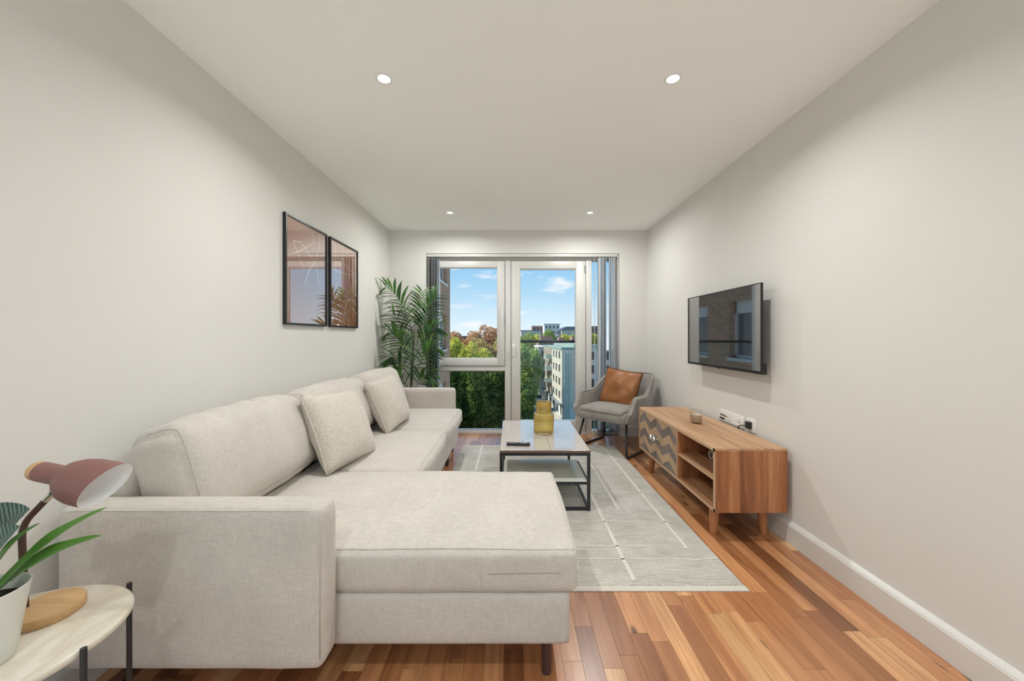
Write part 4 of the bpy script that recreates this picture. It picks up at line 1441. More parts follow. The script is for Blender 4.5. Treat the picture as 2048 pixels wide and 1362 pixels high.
# shell: U path from left arm front, round the back, to right arm front
def sstep(a, b2, x):
    t = min(1, max(0, (x - a) / (b2 - a)))
    return t * t * (3 - 2 * t)
def shell_pt(s, hh, off):
    """s in [-1,1] along the U, hh in [0,1] height, off outward thickness"""
    a = abs(s)
    sg = -1 if s < 0 else 1
    # plan curve
    if a > 0.40:
        t = (a - 0.40) / 0.60
        x = sg * (0.262 + 0.020 * math.sin(t * PI) * 0.5)
        y = 0.235 - t * 0.535
        nx_, ny_ = sg, 0.0
    else:
        t = a / 0.40
        ang = t * PI / 2
        p = 0.55
        x = sg * 0.262 * (math.sin(ang) ** p if ang > 0 else 0)
        y = 0.235 + 0.055 * (max(0, math.cos(ang)) ** p)
        nn = Vector((sg * math.sin(ang) ** 1.5, math.cos(ang) ** 0.8 if math.cos(ang) > 0 else 0)).normalized()
        nx_, ny_ = nn.x, nn.y
    top = 0.785
    arm_h = 0.585
    ztop = top + (arm_h - top) * sstep(0.30, 0.62, a)
    ztop = ztop + (0.43 - arm_h) * sstep(0.84, 1.0, a) 
    z = 0.345 + (ztop - 0.345) * hh
    lean = (1 - sstep(0.25, 0.6, a))
    flare = sstep(0.3, 0.7, a) * 0.030
    y += lean * 0.085 * hh * hh - sstep(0.8, 1.0, a) * 0.0
    x += sg * flare * hh
    x *= 1 - lean * 0.06 * hh
    return Vector((x + nx_ * off, y + ny_ * off, z))
bm = nb()
NS, NH = 64, 12
G = {}
for i in range(NS + 1):
    s = -1 + 2 * i / NS
    for side, off in ((0, 0.0), (1, 0.048)):
        for j in range(NH + 1):
            hh = j / NH
            rr = 1.0
            o2 = off
            # round the top lip
            if hh > 0.9:
                k_ = (hh - 0.9) / 0.1
                o2 = 0.024 + (off - 0.024) * math.sqrt(max(0.0, 1 - k_ * k_ * 0.85))
            if abs(s) > 0.97:
                o2 = 0.024 + (o2 - 0.024) * (1 - (abs(s) - 0.97) / 0.03 * 0.6)
            G[i, side, j] = bm.verts.new(shell_pt(s, hh, o2))
for i in range(NS):
    for j in range(NH):
        bm.faces.new((G[i, 0, j], G[i + 1, 0, j], G[i + 1, 0, j + 1], G[i, 0, j + 1]))
        bm.faces.new((G[i, 1, j], G[i, 1, j + 1], G[i + 1, 1, j + 1], G[i + 1, 1, j]))
    bm.faces.new((G[i, 0, NH], G[i + 1, 0, NH], G[i + 1, 1, NH], G[i, 1, NH]))
    bm.faces.new((G[i, 0, 0], G[i, 1, 0], G[i + 1, 1, 0], G[i + 1, 0, 0]))
for i in (0, NS):
    for j in range(NH):
        q = (G[i, 0, j], G[i, 0, j + 1], G[i, 1, j + 1], G[i, 1, j])
        bm.faces.new(q)
shl = obj('shell', bm, V_, ach, smooth=True, local=True)
bm = nb()
tube(bm, [shell_pt(-1 + 2 * i / 60, 1.0, 0.006) + Vector((0, 0, -0.001)) for i in range(61)], 0.004, 6)
obj('piping', bm, M['velvet_pipe'], shl, smooth=True)
for sg in (-1, 1):
    bm = nb()
    tube(bm, rounded_path([(sg * 0.245, 0.20, 0.322), (sg * 0.29, 0.275, 0.0115), (sg * 0.29, -0.29, 0.0115), (sg * 0.245, -0.205, 0.322)], 0.035, 6), 0.0115, 10)
    obj('sled_leg', bm, M['black_metal'], ach, smooth=True, local=True)
    bm = nb()
    tube(bm, [(sg * 0.245, 0.20, 0.322), (sg * 0.245, -0.205, 0.322)], 0.0095, 10)
    obj('seat_rail', bm, M['black_metal'], ach, smooth=True, local=True)
for yy in (-0.205, 0.20):
    bm = nb()
    tube(bm, [(-0.245, yy, 0.322), (0.245, yy, 0.322)], 0.0095, 10)
    obj('seat_rail', bm, M['black_metal'], ach, smooth=True, local=True)

lc = empty('leather_cushion', (1.20, 4.11, 0.46), label='square tan leather cushion leaning on the armchair back', cat='cushion')
bm = nb()
ol = pillow_mesh(bm, 0.43, 0.40, 0.15, 26, pframe((1.178, 4.10, 0.628), (-0.70, -0.715, 0.30), (0, 0, 1), -6), pinch=0.05, folds=0.03, seed=4)
obj('cushion_cover', bm, M['leather'], lc, smooth=True)
bm = nb()
tube(bm, ol, 0.006, 6, closed=True)
obj('flange_edge', bm, M['leather_edge'], lc, smooth=True)

# ================================================================== palm in the far left corner
def at(px, py, Y):
    s = 755.0 / Y
    return Vector(((px - 1024) / s, Y, CAM_Z - (py - 673) / s))
palm = empty('artificial_palm', (-1.12, 4.20, 0), label='tall artificial palm in the far left corner behind the sofa', cat='plant')
bm = nb()
lathe(bm, [(0, 0.0), (0.11, 0.0), (0.12, 0.01), (0.145, 0.24), (0.15, 0.25), (0.142, 0.25), (0.136, 0.22), (0, 0.22)], 32, Matrix.Translation((-1.15, 4.215, 0.0)))
obj('pot', bm, plain('dark_grey_pot', (0.05, 0.05, 0.05), 0.6), palm, auto=40)
bm = nb()
lathe(bm, [(0, 0.222), (0.135, 0.221)], 24, Matrix.Translation((-1.15, 4.215, 0.0)))
obj('soil', bm, M['soil'], palm)
bm = nb()
tube(bm, [(-1.15, 4.21, 0.2), (-1.125, 4.20, 0.6), (-1.11, 4.20, 0.95), (-1.09, 4.20, 1.25)], [0.016, 0.014, 0.011, 0.006], 10)
obj('stem', bm, M['palm_stem'], palm, smooth=True)
# leaflet: unit length along +x, folded blade
def leaflet_mesh():
    bm = nb()
    n = 6
    pr = None
    for i in range(n + 1):
        t = i / n
        w = 0.074 * (math.sin(PI * min(1, t * 0.92 + 0.08)) ** 0.7) if t < 1 else 0.001
        sag = -0.42 * t * t
        a = bm.verts.new((t, -w, sag + w * 0.35))
        m_ = bm.verts.new((t, 0, sag))
        b2 = bm.verts.new((t, w, sag + w * 0.35))
        if pr:
            bm.faces.new((pr[0], a, m_, pr[1]))
            bm.faces.new((pr[1], m_, b2, pr[2]))
        pr = (a, m_, b2)
    me = bpy.data.meshes.new('leaflet')
    bm.to_mesh(me); bm.free()
    me.polygons.foreach_set('use_smooth', [True] * len(me.polygons))
    me.materials.append(M['palm'])
    return me
LM = leaflet_mesh()
PRN = random.Random(5)
fronds = [((829, 690), (812, 590), (764, 570), -0.05, 12), ((836, 680), (840, 625), (845, 584), 0.05, 11), ((833, 690), (850, 622), (872, 592), 0.0, 12),
          ((830, 720), (806, 650), (784, 626), -0.12, 11), ((826, 735), (800, 668), (776, 664), -0.02, 12), ((829, 715), (862, 655), (876, 655), -0.06, 11),
          ((825, 755), (858, 690), (872, 694), -0.08, 11), ((824, 765), (798, 706), (778, 716), -0.14, 11), ((823, 790), (800, 738), (776, 752), -0.10, 11),
          ((825, 790), (846, 738), (862, 752), -0.12, 11), ((827, 700), (824, 640), (812, 604), -0.16, 11), ((824, 770), (830, 712), (826, 672), -0.2, 11)]
nl = 0
for (b0, b1, b2, dy, n) in fronds:
    P0 = at(*b0, 4.2)
    P1 = at(*b1, 4.2 + dy * 0.6)
    P2 = at(*b2, 4.2 + dy)
    path = bez(P0, P1, P2, 14)
    for p in path:
        p.x = max(p.x, XL + 0.06)
    bm = nb()
    tube(bm, path, [0.004 * (1 - 0.75 * i / 14) for i in range(15)], 6)
    fr = obj('frond', bm, M['palm_stem'], palm, smooth=True)
    for i in range(n):
        t = 0.22 + 0.78 * (i + 0.5) / n
        k0 = min(13, int(t * 14))
        p = path[k0].lerp(path[k0 + 1], t * 14 - k0)
        tg = (path[k0 + 1] - path[k0]).normalized()
        for sg in (-1, 1):
            if nl >= 292: continue
            side = tg.cross(Vector((0, -1, 0))).normalized() * sg
            d = (side * 0.72 + tg * (0.62 + 0.55 * t) + Vector((PRN.uniform(-.08, .08), PRN.uniform(-0.35, 0.05), PRN.uniform(-.16, .04)))).normalized()
            L = (0.215 - 0.09 * abs(t - 0.5) * 1.6) * PRN.uniform(0.85, 1.1)
            # stay inside the room
            e = p + d * L
            if e.x < XL + 0.05:
                dx = (XL + 0.05 - p.x) / L
                rest = Vector((0, d.y - 0.4, d.z)).normalized() * math.sqrt(max(0.05, 1 - min(0.95, dx * dx)))
                d = Vector((dx, rest.y, rest.z)).normalized()
            if (p + d * L).y > 4.47 and p.x < OX0 + 0.05:
                d.y = -abs(d.y); d.normalize()
            xa = d
            za = Vector((0, -0.45, 1)) - xa * xa.dot(Vector((0, -0.45, 1)))
            za.normalize()
            ya = za.cross(xa)
            m = Matrix(((xa.x, ya.x, za.x, p.x), (xa.y, ya.y, za.y, p.y), (xa.z, ya.z, za.z, p.z), (0, 0, 0, 1)))
            o = bpy.data.objects.new('leaflet', LM)
            o.parent = fr
            o.matrix_basis = m @ Matrix.Diagonal((L, L * 1.15, L, 1))
            COL.objects.link(o)
            nl += 1
print('leaflets', nl)

# ================================================================== side table, lamp, potted plant (near left)
st = empty('side_table', (-1.18, 0.78, 0), label='small oval cream marble side table with thin black legs at lower left', cat='side table')
TT = 0.5
def oval(a, b2, n=64, c=(-1.198, 0.792)):
    out = []
    for i in range(n):
        t = 2 * PI * i / n
        u, v = a * math.cos(t), b2 * math.sin(t)
        out.append((c[0] + (u - v) / math.sqrt(2), c[1] + (u + v) / math.sqrt(2)))
    return out
bm = nb()
rows = []
for (sc_, zz) in ((0.0, -0.0), (0.975, 0.0), (0.992, -0.003), (1.0, -0.009), (0.992, -0.016), (0.96, -0.0185)):
    rows.append([bm.verts.new((p[0], p[1], TT + zz)) for p in oval(0.288 * sc_, 0.222 * sc_)] if sc_ else None)
rows = [r for r in rows if r]
bm.faces.new(rows[0])
for A_, B_ in zip(rows, rows[1:]):
    for i in range(64):
        bm.faces.new((A_[i], A_[(i + 1) % 64], B_[(i + 1) % 64], B_[i]))
bm.faces.new(rows[-1][::-1])
obj('marble_top', bm, M['marble'], st, auto=50)
def rim_out(deg, off):
    t = math.radians(deg)
    p = oval(0.288 + off, 0.222 + off, 360)
    return p[int(deg) % 360]
for deg in (20, -45, 128, 182):
    (x, y) = rim_out(deg, 0.0066)
    bm = nb()
    tube(bm, [(x, y, 0.0), (x, y, TT + 0.004)], 0.0062, 10)
    obj('leg', bm, M['black_metal'], st, auto=40)
bm = nb()
ring = [(p[0], p[1], TT - 0.027) for p in oval(0.235, 0.17, 40)]
tube(bm, ring, 0.005, 6, closed=True)
obj('ring_frame', bm, M['black_metal'], st, smooth=True)

lp = empty('table_lamp', (-1.155, 0.93, TT), label='dusty pink desk lamp with wooden base on the marble side table', cat='lamp')
bm = nb()
lathe(bm, [(0, 0), (0.066, 0), (0.0675, 0.002), (0.0675, 0.019), (0.0655, 0.022), (0, 0.022)], 48, Matrix.Translation((-1.150, 0.932, TT + 0.0005)))
obj('base', bm, M['pine'], lp, auto=40)
bm = nb()
bp0 = Vector((-1.1926, 0.9245, TT + 0.021))
tube(bm, rounded_path([bp0, (-1.2017, 0.9245, 0.722), (-1.140, 0.9245, 0.786)], 0.035, 8), 0.0068, 12)
obj('pole', bm, M['pole_brown'], lp, smooth=True)
bm = nb()
tube(bm, [(-1.142, 0.9245, 0.784), (-1.113, 0.9245, 0.812)], 0.0072, 12)
tube(bm, [(-1.124, 0.9245, 0.803), (-1.110, 0.9245, 0.822)], [0.0095, 0.006], 12)
obj('joint', bm, M['chrome'], lp, auto=40)
# head: lathe about its own axis, mouth cut on the slant
Mh = Matrix.Translation((-1.170, 0.9245, 0.858)) @ Matrix.Rotation(math.radians(90 + 12), 4, 'Y')
def head(bm, prof, seg=48, sh=0.022, L=0.180, rm=0.056):
    rings = []
    for r, a in prof:
        ring = []
        for k_ in range(seg):
            th_ = 2 * PI * k_ / seg
            lx, ly = r * math.cos(th_), r * math.sin(th_)
            w = max(0, (a - 0.07) / (L - 0.07)) ** 1.2
            ring.append(bm.verts.new(Mh @ Vector((lx, ly, a - sh * w * lx / rm))))
        rings.append(ring)
    for A_, B_ in zip(rings, rings[1:]):
        for k_ in range(seg):
            bm.faces.new((A_[k_], A_[(k_ + 1) % seg], B_[(k_ + 1) % seg], B_[k_]))
    return rings
bm = nb()
rg = head(bm, [(0.0225, 0.016), (0.0232, 0.02), (0.0232, 0.068), (0.028, 0.075), (0.041, 0.090), (0.050, 0.108), (0.0545, 0.130), (0.056, 0.158), (0.0560, 0.180)])
bm.faces.new(rg[0])
hd = obj('lamp_shade', bm, M['shade_pink'], lp, smooth=True)
bm = nb()
rg = head(bm, [(0.0560, 0.1802), (0.0548, 0.1802), (0.0545, 0.158), (0.053, 0.130), (0.0485, 0.108), (0.039, 0.091), (0.026, 0.077), (0.010, 0.074)])
bm.faces.new(rg[-1])
obj('shade_lining', bm, M['shade_white'], hd, smooth=True)
bm = nb()
lathe(bm, [(0, 0.0), (0.018, 0.0), (0.021, 0.003), (0.0225, 0.008), (0.0225, 0.017), (0, 0.017)], 32, Mh)
obj('wooden_cap', bm, M['pine'], hd, smooth=True)
bm = nb()
lathe(bm, [(0, 0.07), (0.012, 0.075), (0.014, 0.085), (0.020, 0.098), (0.022, 0.110), (0.016, 0.122), (0, 0.127)], 24, Mh)
obj('bulb', bm, M['bulb'], hd, smooth=True)

pp = empty('potted_plant', (-1.108, 0.80, TT), label='small white pot with lance leaves on the marble table, cut by the left edge', cat='plant')
PC = Vector((-1.112, 0.788, TT))
bm = nb()
lathe(bm, [(0, 0.0), (0.046, 0.0), (0.049, 0.003), (0.068, 0.145), (0.0690, 0.150), (0.0675, 0.151), (0.065, 0.148), (0.062, 0.118), (0, 0.118)], 40, Matrix.Translation(PC + Vector((0, 0, 0.0005))))
obj('pot', bm, M['pot'], pp, auto=40)
bm = nb()
lathe(bm, [(0, 0.1215), (0.0615, 0.1195)], 32, Matrix.Translation(PC))
obj('soil', bm, M['soil'], pp)
def blade(name, path, width, mat, parent, nrm=(0, -0.6, 1), wav=0.15, shape=0.9):
    bm = nb()
    n = len(path) - 1
    pr = None
    for i, p in enumerate(path):
        t = i / n
        tg = (path[min(i + 1, n)] - path[max(i - 1, 0)]).normalized()
        sd = tg.cross(Vector(nrm)).normalized()
        up = sd.cross(tg)
        w = width / 2 * max(0.02, math.sin(PI * (t ** shape)) ** 0.8) * (1 + wav * math.sin(t * 14))
        cur = [bm.verts.new(p - sd * w + up * w * 0.3), bm.verts.new(p), bm.verts.new(p + sd * w + up * w * 0.3)]
        if pr:
            bm.faces.new((pr[0], cur[0], cur[1], pr[1]))
            bm.faces.new((pr[1], cur[1], cur[2], pr[2]))
        pr = cur
    return obj(name, bm, mat, parent, smooth=True)
leafs = [((PC + Vector((0.01, 0.0, 0.12)), at(70, 1075, 0.82), at(216, 1014, 0.86)), 0.034),
         ((PC + Vector((0.0, 0.0, 0.12)), at(70, 1100, 0.83), at(203, 1071, 0.82)), 0.038),
         ((PC + Vector((-0.01, 0.0, 0.12)), at(5, 1085, 0.80), at(80, 1047, 0.80)), 0.034),
         ((PC + Vector((-0.02, 0.0, 0.12)), at(-60, 1050, 0.80), at(-110, 1000, 0.80)), 0.034),
         ((PC + Vector((-0.01, 0.02, 0.12)), at(-30, 1080, 0.9), at(-60, 960, 0.9)), 0.034)]
for (a, b1, c1), w in leafs:
    blade('leaf', bez(a, b1, c1, 18), w, M['lance'], pp)
bm = nb()
tube(bm, bez(PC + Vector((-0.015, 0.01, 0.12)), at(-40, 1120, 0.84), at(-12, 1062, 0.86), 8), 0.003, 6)
obj('stalk', bm, M['palm_stem'], pp, smooth=True)
blade('broad_leaf', bez(at(-30, 1085, 0.86), at(15, 1030, 0.85), at(60, 1018, 0.83), 16), 0.085, M['striped_leaf'], pp, nrm=(0.2, -1, 0.35), wav=0.04, shape=0.75)
blade('broad_leaf', bez(at(-40, 1110, 0.83), at(-10, 1080, 0.83), at(40, 1052, 0.80), 16), 0.07, M['striped_leaf'], pp, nrm=(0.2, -1, 0.35), wav=0.04, shape=0.75)

bm = nb()
lpnts = []
for i in range(50):
    a = i / 49 * 2 * PI * 1.8
    lpnts.append((-1.31 + 0.055 * math.cos(a) + 0.02 * i / 49, 1.135 + 0.012 * math.sin(a * 1.3), 0.065 + 0.055 * math.sin(a)))
tube(bm, [(-1.40, 0.95, 0.006), (-1.36, 1.02, 0.006)] + lpnts + [(-1.30, 1.22, 0.006), (-1.35, 1.35, 0.006)], 0.003, 6)
tag(obj('lamp_cable', bm, M['black_plastic'], smooth=True), 'black cable loops on the floor behind the marble side table', 'cable')

# ================================================================== outside the glazing
GZ = -15.5
bm = nb(); box(bm, -90, 110, 5.5, 420, GZ - 0.5, GZ)
tag(obj('park_ground', bm, M['ground']), kind='structure')
bm = nb(); box(bm, 3.2, 8.2, 20, 190, GZ, GZ + 0.03)
tag(obj('street', bm, M['road']), kind='structure')
bm = nb(); box(bm, 8.2, 9.9, 20, 190, GZ, GZ + 0.12)
tag(obj('pavement', bm, M['pavement']), kind='structure')

# balcony balustrade in front of the door
jb = empty('juliet_balcony', (0.44, 4.95, 0.0), label='glass balcony guard with dark top rail just outside the door', cat='balustrade')
bm = nb(); tube(bm, [(-0.05, 4.94, 1.12), (0.93, 4.94, 1.12)], 0.018, 12)
obj('top_rail', bm, M['black_metal'], jb, auto=40)
bx('glass_panel', -0.04, 0.92, 4.935, 4.945, 0.02, 1.105, M['balcony_glass'], jb)
bx('bottom_rail', -0.05, 0.93, 4.92, 4.96, -0.03, 0.02, M['chrome'], jb)
for x in (-0.05, 0.905):
    bx('bracket', x, x + 0.02, 4.70, 4.95, 1.09, 1.13, M['black_metal'], jb)
    bx('bracket', x, x + 0.02, 4.70, 4.95, -0.02, 0.02, M['black_metal'], jb)

# brick wing on the left
wb = empty('brick_wing', (-4.5, 12, GZ), label='brown brick wing of the building seen at the left of the window', cat='building')
WX = -3.07
bays = [(5.6, 7.1), (8.2, 10.6), (11.8, 14.2), (16.0, 17.7)]
floors = [(-11.4 + 3 * i, -9.83 + 3 * i) for i in range(8)]
bm = nb()
ys = [4.77] + [v for b_ in bays for v in b_] + [18.7]
# brick piers between windows and bands between floors, leaving real openings
zs = [GZ] + [v for f in floors for v in f] + [14.0]
for i in range(0, len(ys), 2):
    box(bm, WX - 0.35, WX, ys[i], ys[i + 1], GZ, 14.0)
for b_ in bays:
    for j in range(0, len(zs), 2):
        box(bm, WX - 0.35, WX, b_[0], b_[1], zs[j], zs[j + 1])
box(bm, -9.0, WX - 0.35, 4.77, 18.7, 13.0, 14.0)
box(bm, -9.0, WX - 0.35, 18.4, 18.7, GZ, 13.0)
obj('brick_wall', bm, M['brick'], wb)
for b_ in bays:
    for f in floors[1:7]:
        bm = nb()
        t_ = 0.07
        x0, x1 = WX - 0.24, WX - 0.16
        box(bm, x0, x1, b_[0], b_[0] + t_, f[0], f[1])
        box(bm, x0, x1, b_[1] - t_, b_[1], f[0], f[1])
        box(bm, x0, x1, b_[0], b_[1], f[0], f[0] + t_)
        box(bm, x0, x1, b_[0], b_[1], f[1] - 0.35, f[1])
        mid = (b_[0] + b_[1]) / 2
        box(bm, x0, x1, mid - t_ / 2, mid + t_ / 2, f[0], f[1])
        box(bm, WX - 0.2, WX + 0.05, b_[0] - 0.05, b_[1] + 0.05, f[0] - 0.09, f[0])
        w_ = obj('window', bm, M['upvc'], wb)
        bm = nb()
        box(bm, WX - 0.215, WX - 0.205, b_[0] + 0.03, b_[1] - 0.03, f[0] + 0.03, f[1] - 0.03)
        obj('window_pane', bm, M['wing_glass'], w_)

# the facade of this very building is the back wall; block of flats across the street
def window_box(bm_f, bm_g, axis, at_, a0, a1, z0, z1, out):
    pass
ap = empty('apartment_block', (11, 85, GZ), label='five storey pale apartment block across the street on the right', cat='building')
AX, AY0, AY1, AZT = 9.9, 75.0, 99.0, -1.0
# plan: left face leans towards the left at the far end
def facade_pt(u, z, o=0.0):
    p0 = Vector((9.9, 75.0, 0)); p1 = Vector((8.35, 99.0, 0))
    d = (p1 - p0)
    n_ = Vector((-d.y, d.x, 0)).normalized()
    q = p0 + d * u + n_ * o
    return (q.x, q.y, z)
def slab(bm, u0, u1, z0, z1, o0, o1):
    vs = [bm.verts.new(facade_pt(u, z, o)) for u in (u0, u1) for o in (o0, o1) for z in (z0, z1)]
    for q in ((0, 1, 3, 2), (4, 6, 7, 5), (0, 4, 5, 1), (2, 3, 7, 6), (0, 2, 6, 4), (1, 5, 7, 3)):
        bm.faces.new([vs[i] for i in q])
bm = nb(); slab(bm, 0.0, 0.50, GZ + 3.2, AZT - 0.5, -8.0, 0.0); obj('beige_wall', bm, M['beige_render'], ap)
bm = nb(); slab(bm, 0.54, 1.0, GZ + 3.2, AZT - 0.5, -8.0, 0.0); obj('brick_wall', bm, M['pink_brick'], ap)
bm = nb(); slab(bm, 0.50, 0.54, GZ + 3.2, AZT - 0.6, -8.0, -0.6); obj('recess', bm, M['grey_clad'], ap)
bm = nb(); slab(bm, -0.005, 1.0, GZ, GZ + 3.2, -8.0, -0.4); obj('ground_storey', bm, M['far_white'], ap)
bm = nb(); slab(bm, -0.01, 1.01, GZ + 3.0, GZ + 3.3, -8.0, 0.5); obj('canopy', bm, M['far_roof'], ap)
bm = nb(); slab(bm, -0.01, 1.01, AZT - 0.5, AZT, -8.2, 0.15); obj('roof', bm, M['teal_roof'], ap)
bm = nb(); slab(bm, 0.02, 1.0, AZT, AZT + 0.5, -8.0, -2.6); obj('roof', bm, M['teal_roof'], ap)
for fl_ in range(4):
    z0 = GZ + 4.0 + fl_ * 2.7
    for u in (0.10, 0.24, 0.38, 0.62, 0.76, 0.90):
        bm = nb(); slab(bm, u - 0.032, u + 0.032, z0, z0 + 1.7, -0.05, 0.04)
        w_ = obj('window', bm, M['far_white'], ap)
        bm = nb(); slab(bm, u - 0.027, u + 0.027, z0 + 0.1, z0 + 1.6, 0.0, 0.06)
        obj('window_pane', bm, M['dark_glass'], w_)
    if fl_ < 3:
        bm = nb(); slab(bm, 0.49, 0.67, z0 + 2.1, z0 + 2.25, 0.0, 1.3)
        bal = obj('balcony', bm, M['far_grey'], ap)
        bm = nb(); slab(bm, 0.49, 0.67, z0 + 2.25, z0 + 3.2, 1.2, 1.26); slab(bm, 0.49, 0.494, z0 + 2.25, z0 + 3.2, 0.0, 1.26)
        obj('balcony_guard', bm, M['stair_glass'], bal)
for i in range(5):
    u = 0.10 + 0.19 * i
    bm = nb(); slab(bm, u - 0.05, u + 0.05, GZ + 0.4, GZ + 2.6, -0.42, -0.34)
    obj('shop_window', bm, M['dark_glass'], ap)
# near face
bm = nb(); box(bm, 9.98, 22.0, 74.7, 76.0, GZ + 3.0, AZT - 0.5); obj('near_wall', bm, M['grey_clad'], ap)
bm = nb(); box(bm, 9.85, 10.35, 74.4, 76.0, GZ + 3.0, AZT - 0.6); obj('corner_pier', bm, M['far_grey'], ap)
bm = nb(); box(bm, 9.95, 22.0, 75.1, 76.0, GZ, GZ + 3.0); obj('near_base', bm, M['far_grey'], ap)
bm = nb()
box(bm, 10.35, 11.35, 74.3, 74.7, GZ + 0.2, AZT - 1.0)
stg = obj('stair_glazing', bm, M['stair_glass'], ap)
bm = nb()
for i in range(29):
    z = GZ + 0.4 + i * 0.48
    box(bm, 10.33, 11.37, 74.24, 74.3, z, z + 0.06)
for x in (10.3, 10.80, 11.3):
    box(bm, x, x + 0.1, 74.22, 74.3, GZ + 0.2, AZT - 0.9)
obj('glazing_bars', bm, M['far_white'], stg)
for fl_ in range(4):
    z0 = GZ + 4.0 + fl_ * 2.7
    for x in (12.75, 15.5, 18.2):
        bm = nb(); box(bm, x, x + 0.9, 74.6, 74.75, z0, z0 + 1.6)
        obj('window', bm, M['dark_glass'], ap)

# other blocks behind
def block(name, x0, x1, y0, y1, zt, wall, roof, lab, rows=0, cols=0, pitched=False, base=GZ, chimney=None, group=None, winmat='dark_glass', left=False):
    t = empty(name, ((x0 + x1) / 2, (y0 + y1) / 2, base), label=lab, cat='building', group=group)
    bm = nb(); box(bm, x0, x1, y0, y1, base, zt); obj('wall', bm, M[wall], t)
    bm = nb()
    if pitched:
        h_ = (x1 - x0) * 0.22
        poly = [(x0 - 0.4, zt), (x1 + 0.4, zt), (x1 - (x1 - x0) * 0.25, zt + h_), (x0 + (x1 - x0) * 0.25, zt + h_)]
        prism(bm, poly, 'y', y0 - 0.3, y1 + 0.3)
    else:
        box(bm, x0 - 0.3, x1 + 0.3, y0 - 0.3, y1 + 0.3, zt, zt + 0.4)
    obj('roof', bm, M[roof], t)
    for r_ in range(rows):
        for c_ in range(cols):
            cw = (x1 - x0) / cols
            xa = x0 + cw * (c_ + 0.22); xb = x0 + cw * (c_ + 0.78)
            z0 = zt - 2.9 * (r_ + 1) + 0.6
            bm = nb(); box(bm, xa, xb, y0 - 0.08, y0 + 0.1, z0, z0 + 1.6)
            obj('window', bm, M[winmat], t)
    if left:
        for r_ in range(4):
            z0 = zt - 3.0 * (r_ + 1)
            bm = nb(); box(bm, x0 - 1.4, x0, y0 + 2, y0 + 9, z0 - 0.2, z0)
            b_ = obj('balcony', bm, M['far_white'], t)
            bm = nb(); box(bm, x0 - 1.4, x0 - 1.3, y0 + 2, y0 + 9, z0, z0 + 1.0)
            obj('balcony_guard', bm, M['far_grey'], b_)
    if chimney:
        for (a, b_, c_, d_, e_) in chimney:
            bm = nb(); box(bm, a, b_, c_, d_, zt, e_)
            obj('chimney', bm, M['far_brick'], t)
    return t
block('white_block', 7.3, 13.0, 102, 122, -2.0, 'far_white', 'far_grey', 'white balconied block behind the apartment block', 3, 2, left=True)
block('brick_block', 9.0, 26.0, 126, 140, -0.6, 'far_brick', 'far_grey', 'brown brick block with roof stacks behind the white block', 2, 5,
      chimney=[(9.6, 13.4, 127, 132, 1.2), (15.8, 17.6, 127, 132, 0.9), (20.2, 24.0, 127, 132, 1.0)])
block('terrace_house', 5.0, 16.0, 205, 218, 4.2, 'far_grey', 'far_roof', 'blue grey flats on the horizon, farthest left', 3, 5, base=-8, winmat='stair_glass')
block('roof_pavilion', 12.0, 23.0, 222, 236, 7.2, 'far_brick', 'far_white', 'tall brick flats with a white roof slab on the horizon', 2, 5, base=-8)
block('white_flats', 18.0, 26.5, 210, 222, 7.9, 'far_white', 'far_grey', 'white flats at the middle of the horizon', 3, 4, base=-8, winmat='far_roof')
block('barrel_roof_house', 27.0, 36.0, 206, 218, 4.6, 'far_grey', 'far_roof', 'blue grey house with pitched roof on the horizon', 3, 3, pitched=True, base=-8, winmat='stair_glass')
block('end_house', 36.8, 48.0, 212, 224, 6.6, 'far_brick', 'far_roof', 'brown house at the right end of the horizon', 3, 4, base=-8)
block('distant_terrace', -40, -22, 260, 270, 1.2, 'far_brick', 'far_roof', 'low brick terrace on the horizon behind the rusty trees', 2, 8, base=-8)

# parked cars
def car(x, y, m, lab):
    t = empty('car', (x, y, GZ + 0.03), label=lab, cat='car', group='parked cars in the street')
    bm = nb(); box(bm, x - 0.85, x + 0.85, y - 2.1, y + 2.1, GZ + 0.30, GZ + 0.85, 0.12); obj('body', bm, M[m], t, auto=40)
    bm = nb()
    vs = box(bm, x - 0.75, x + 0.75, y - 1.2, y + 1.4, GZ + 0.85, GZ + 1.45, 0.0)
    for v in vs:
        if v.co.z > GZ + 1.2:
            v.co.x = x + (v.co.x - x) * 0.82; v.co.y = y + 0.1 + (v.co.y - y - 0.1) * 0.72
    obj('cabin', bm, M['dark_glass'], t)
    for sx in (-0.8, 0.8):
        for sy in (-1.3, 1.3):
            bm = nb(); tube(bm, [(x + sx - 0.1, y + sy, GZ + 0.35), (x + sx + 0.1, y + sy, GZ + 0.35)], 0.32, 14); obj('wheel', bm, M['rubber'], t)
car(6.2, 80, 'car_white', 'white car parked nearest in the street below')
car(6.6, 88, 'car_grey', 'dark car parked behind the white one')
car(6.9, 98, 'car_white', 'white car parked farthest up the street')

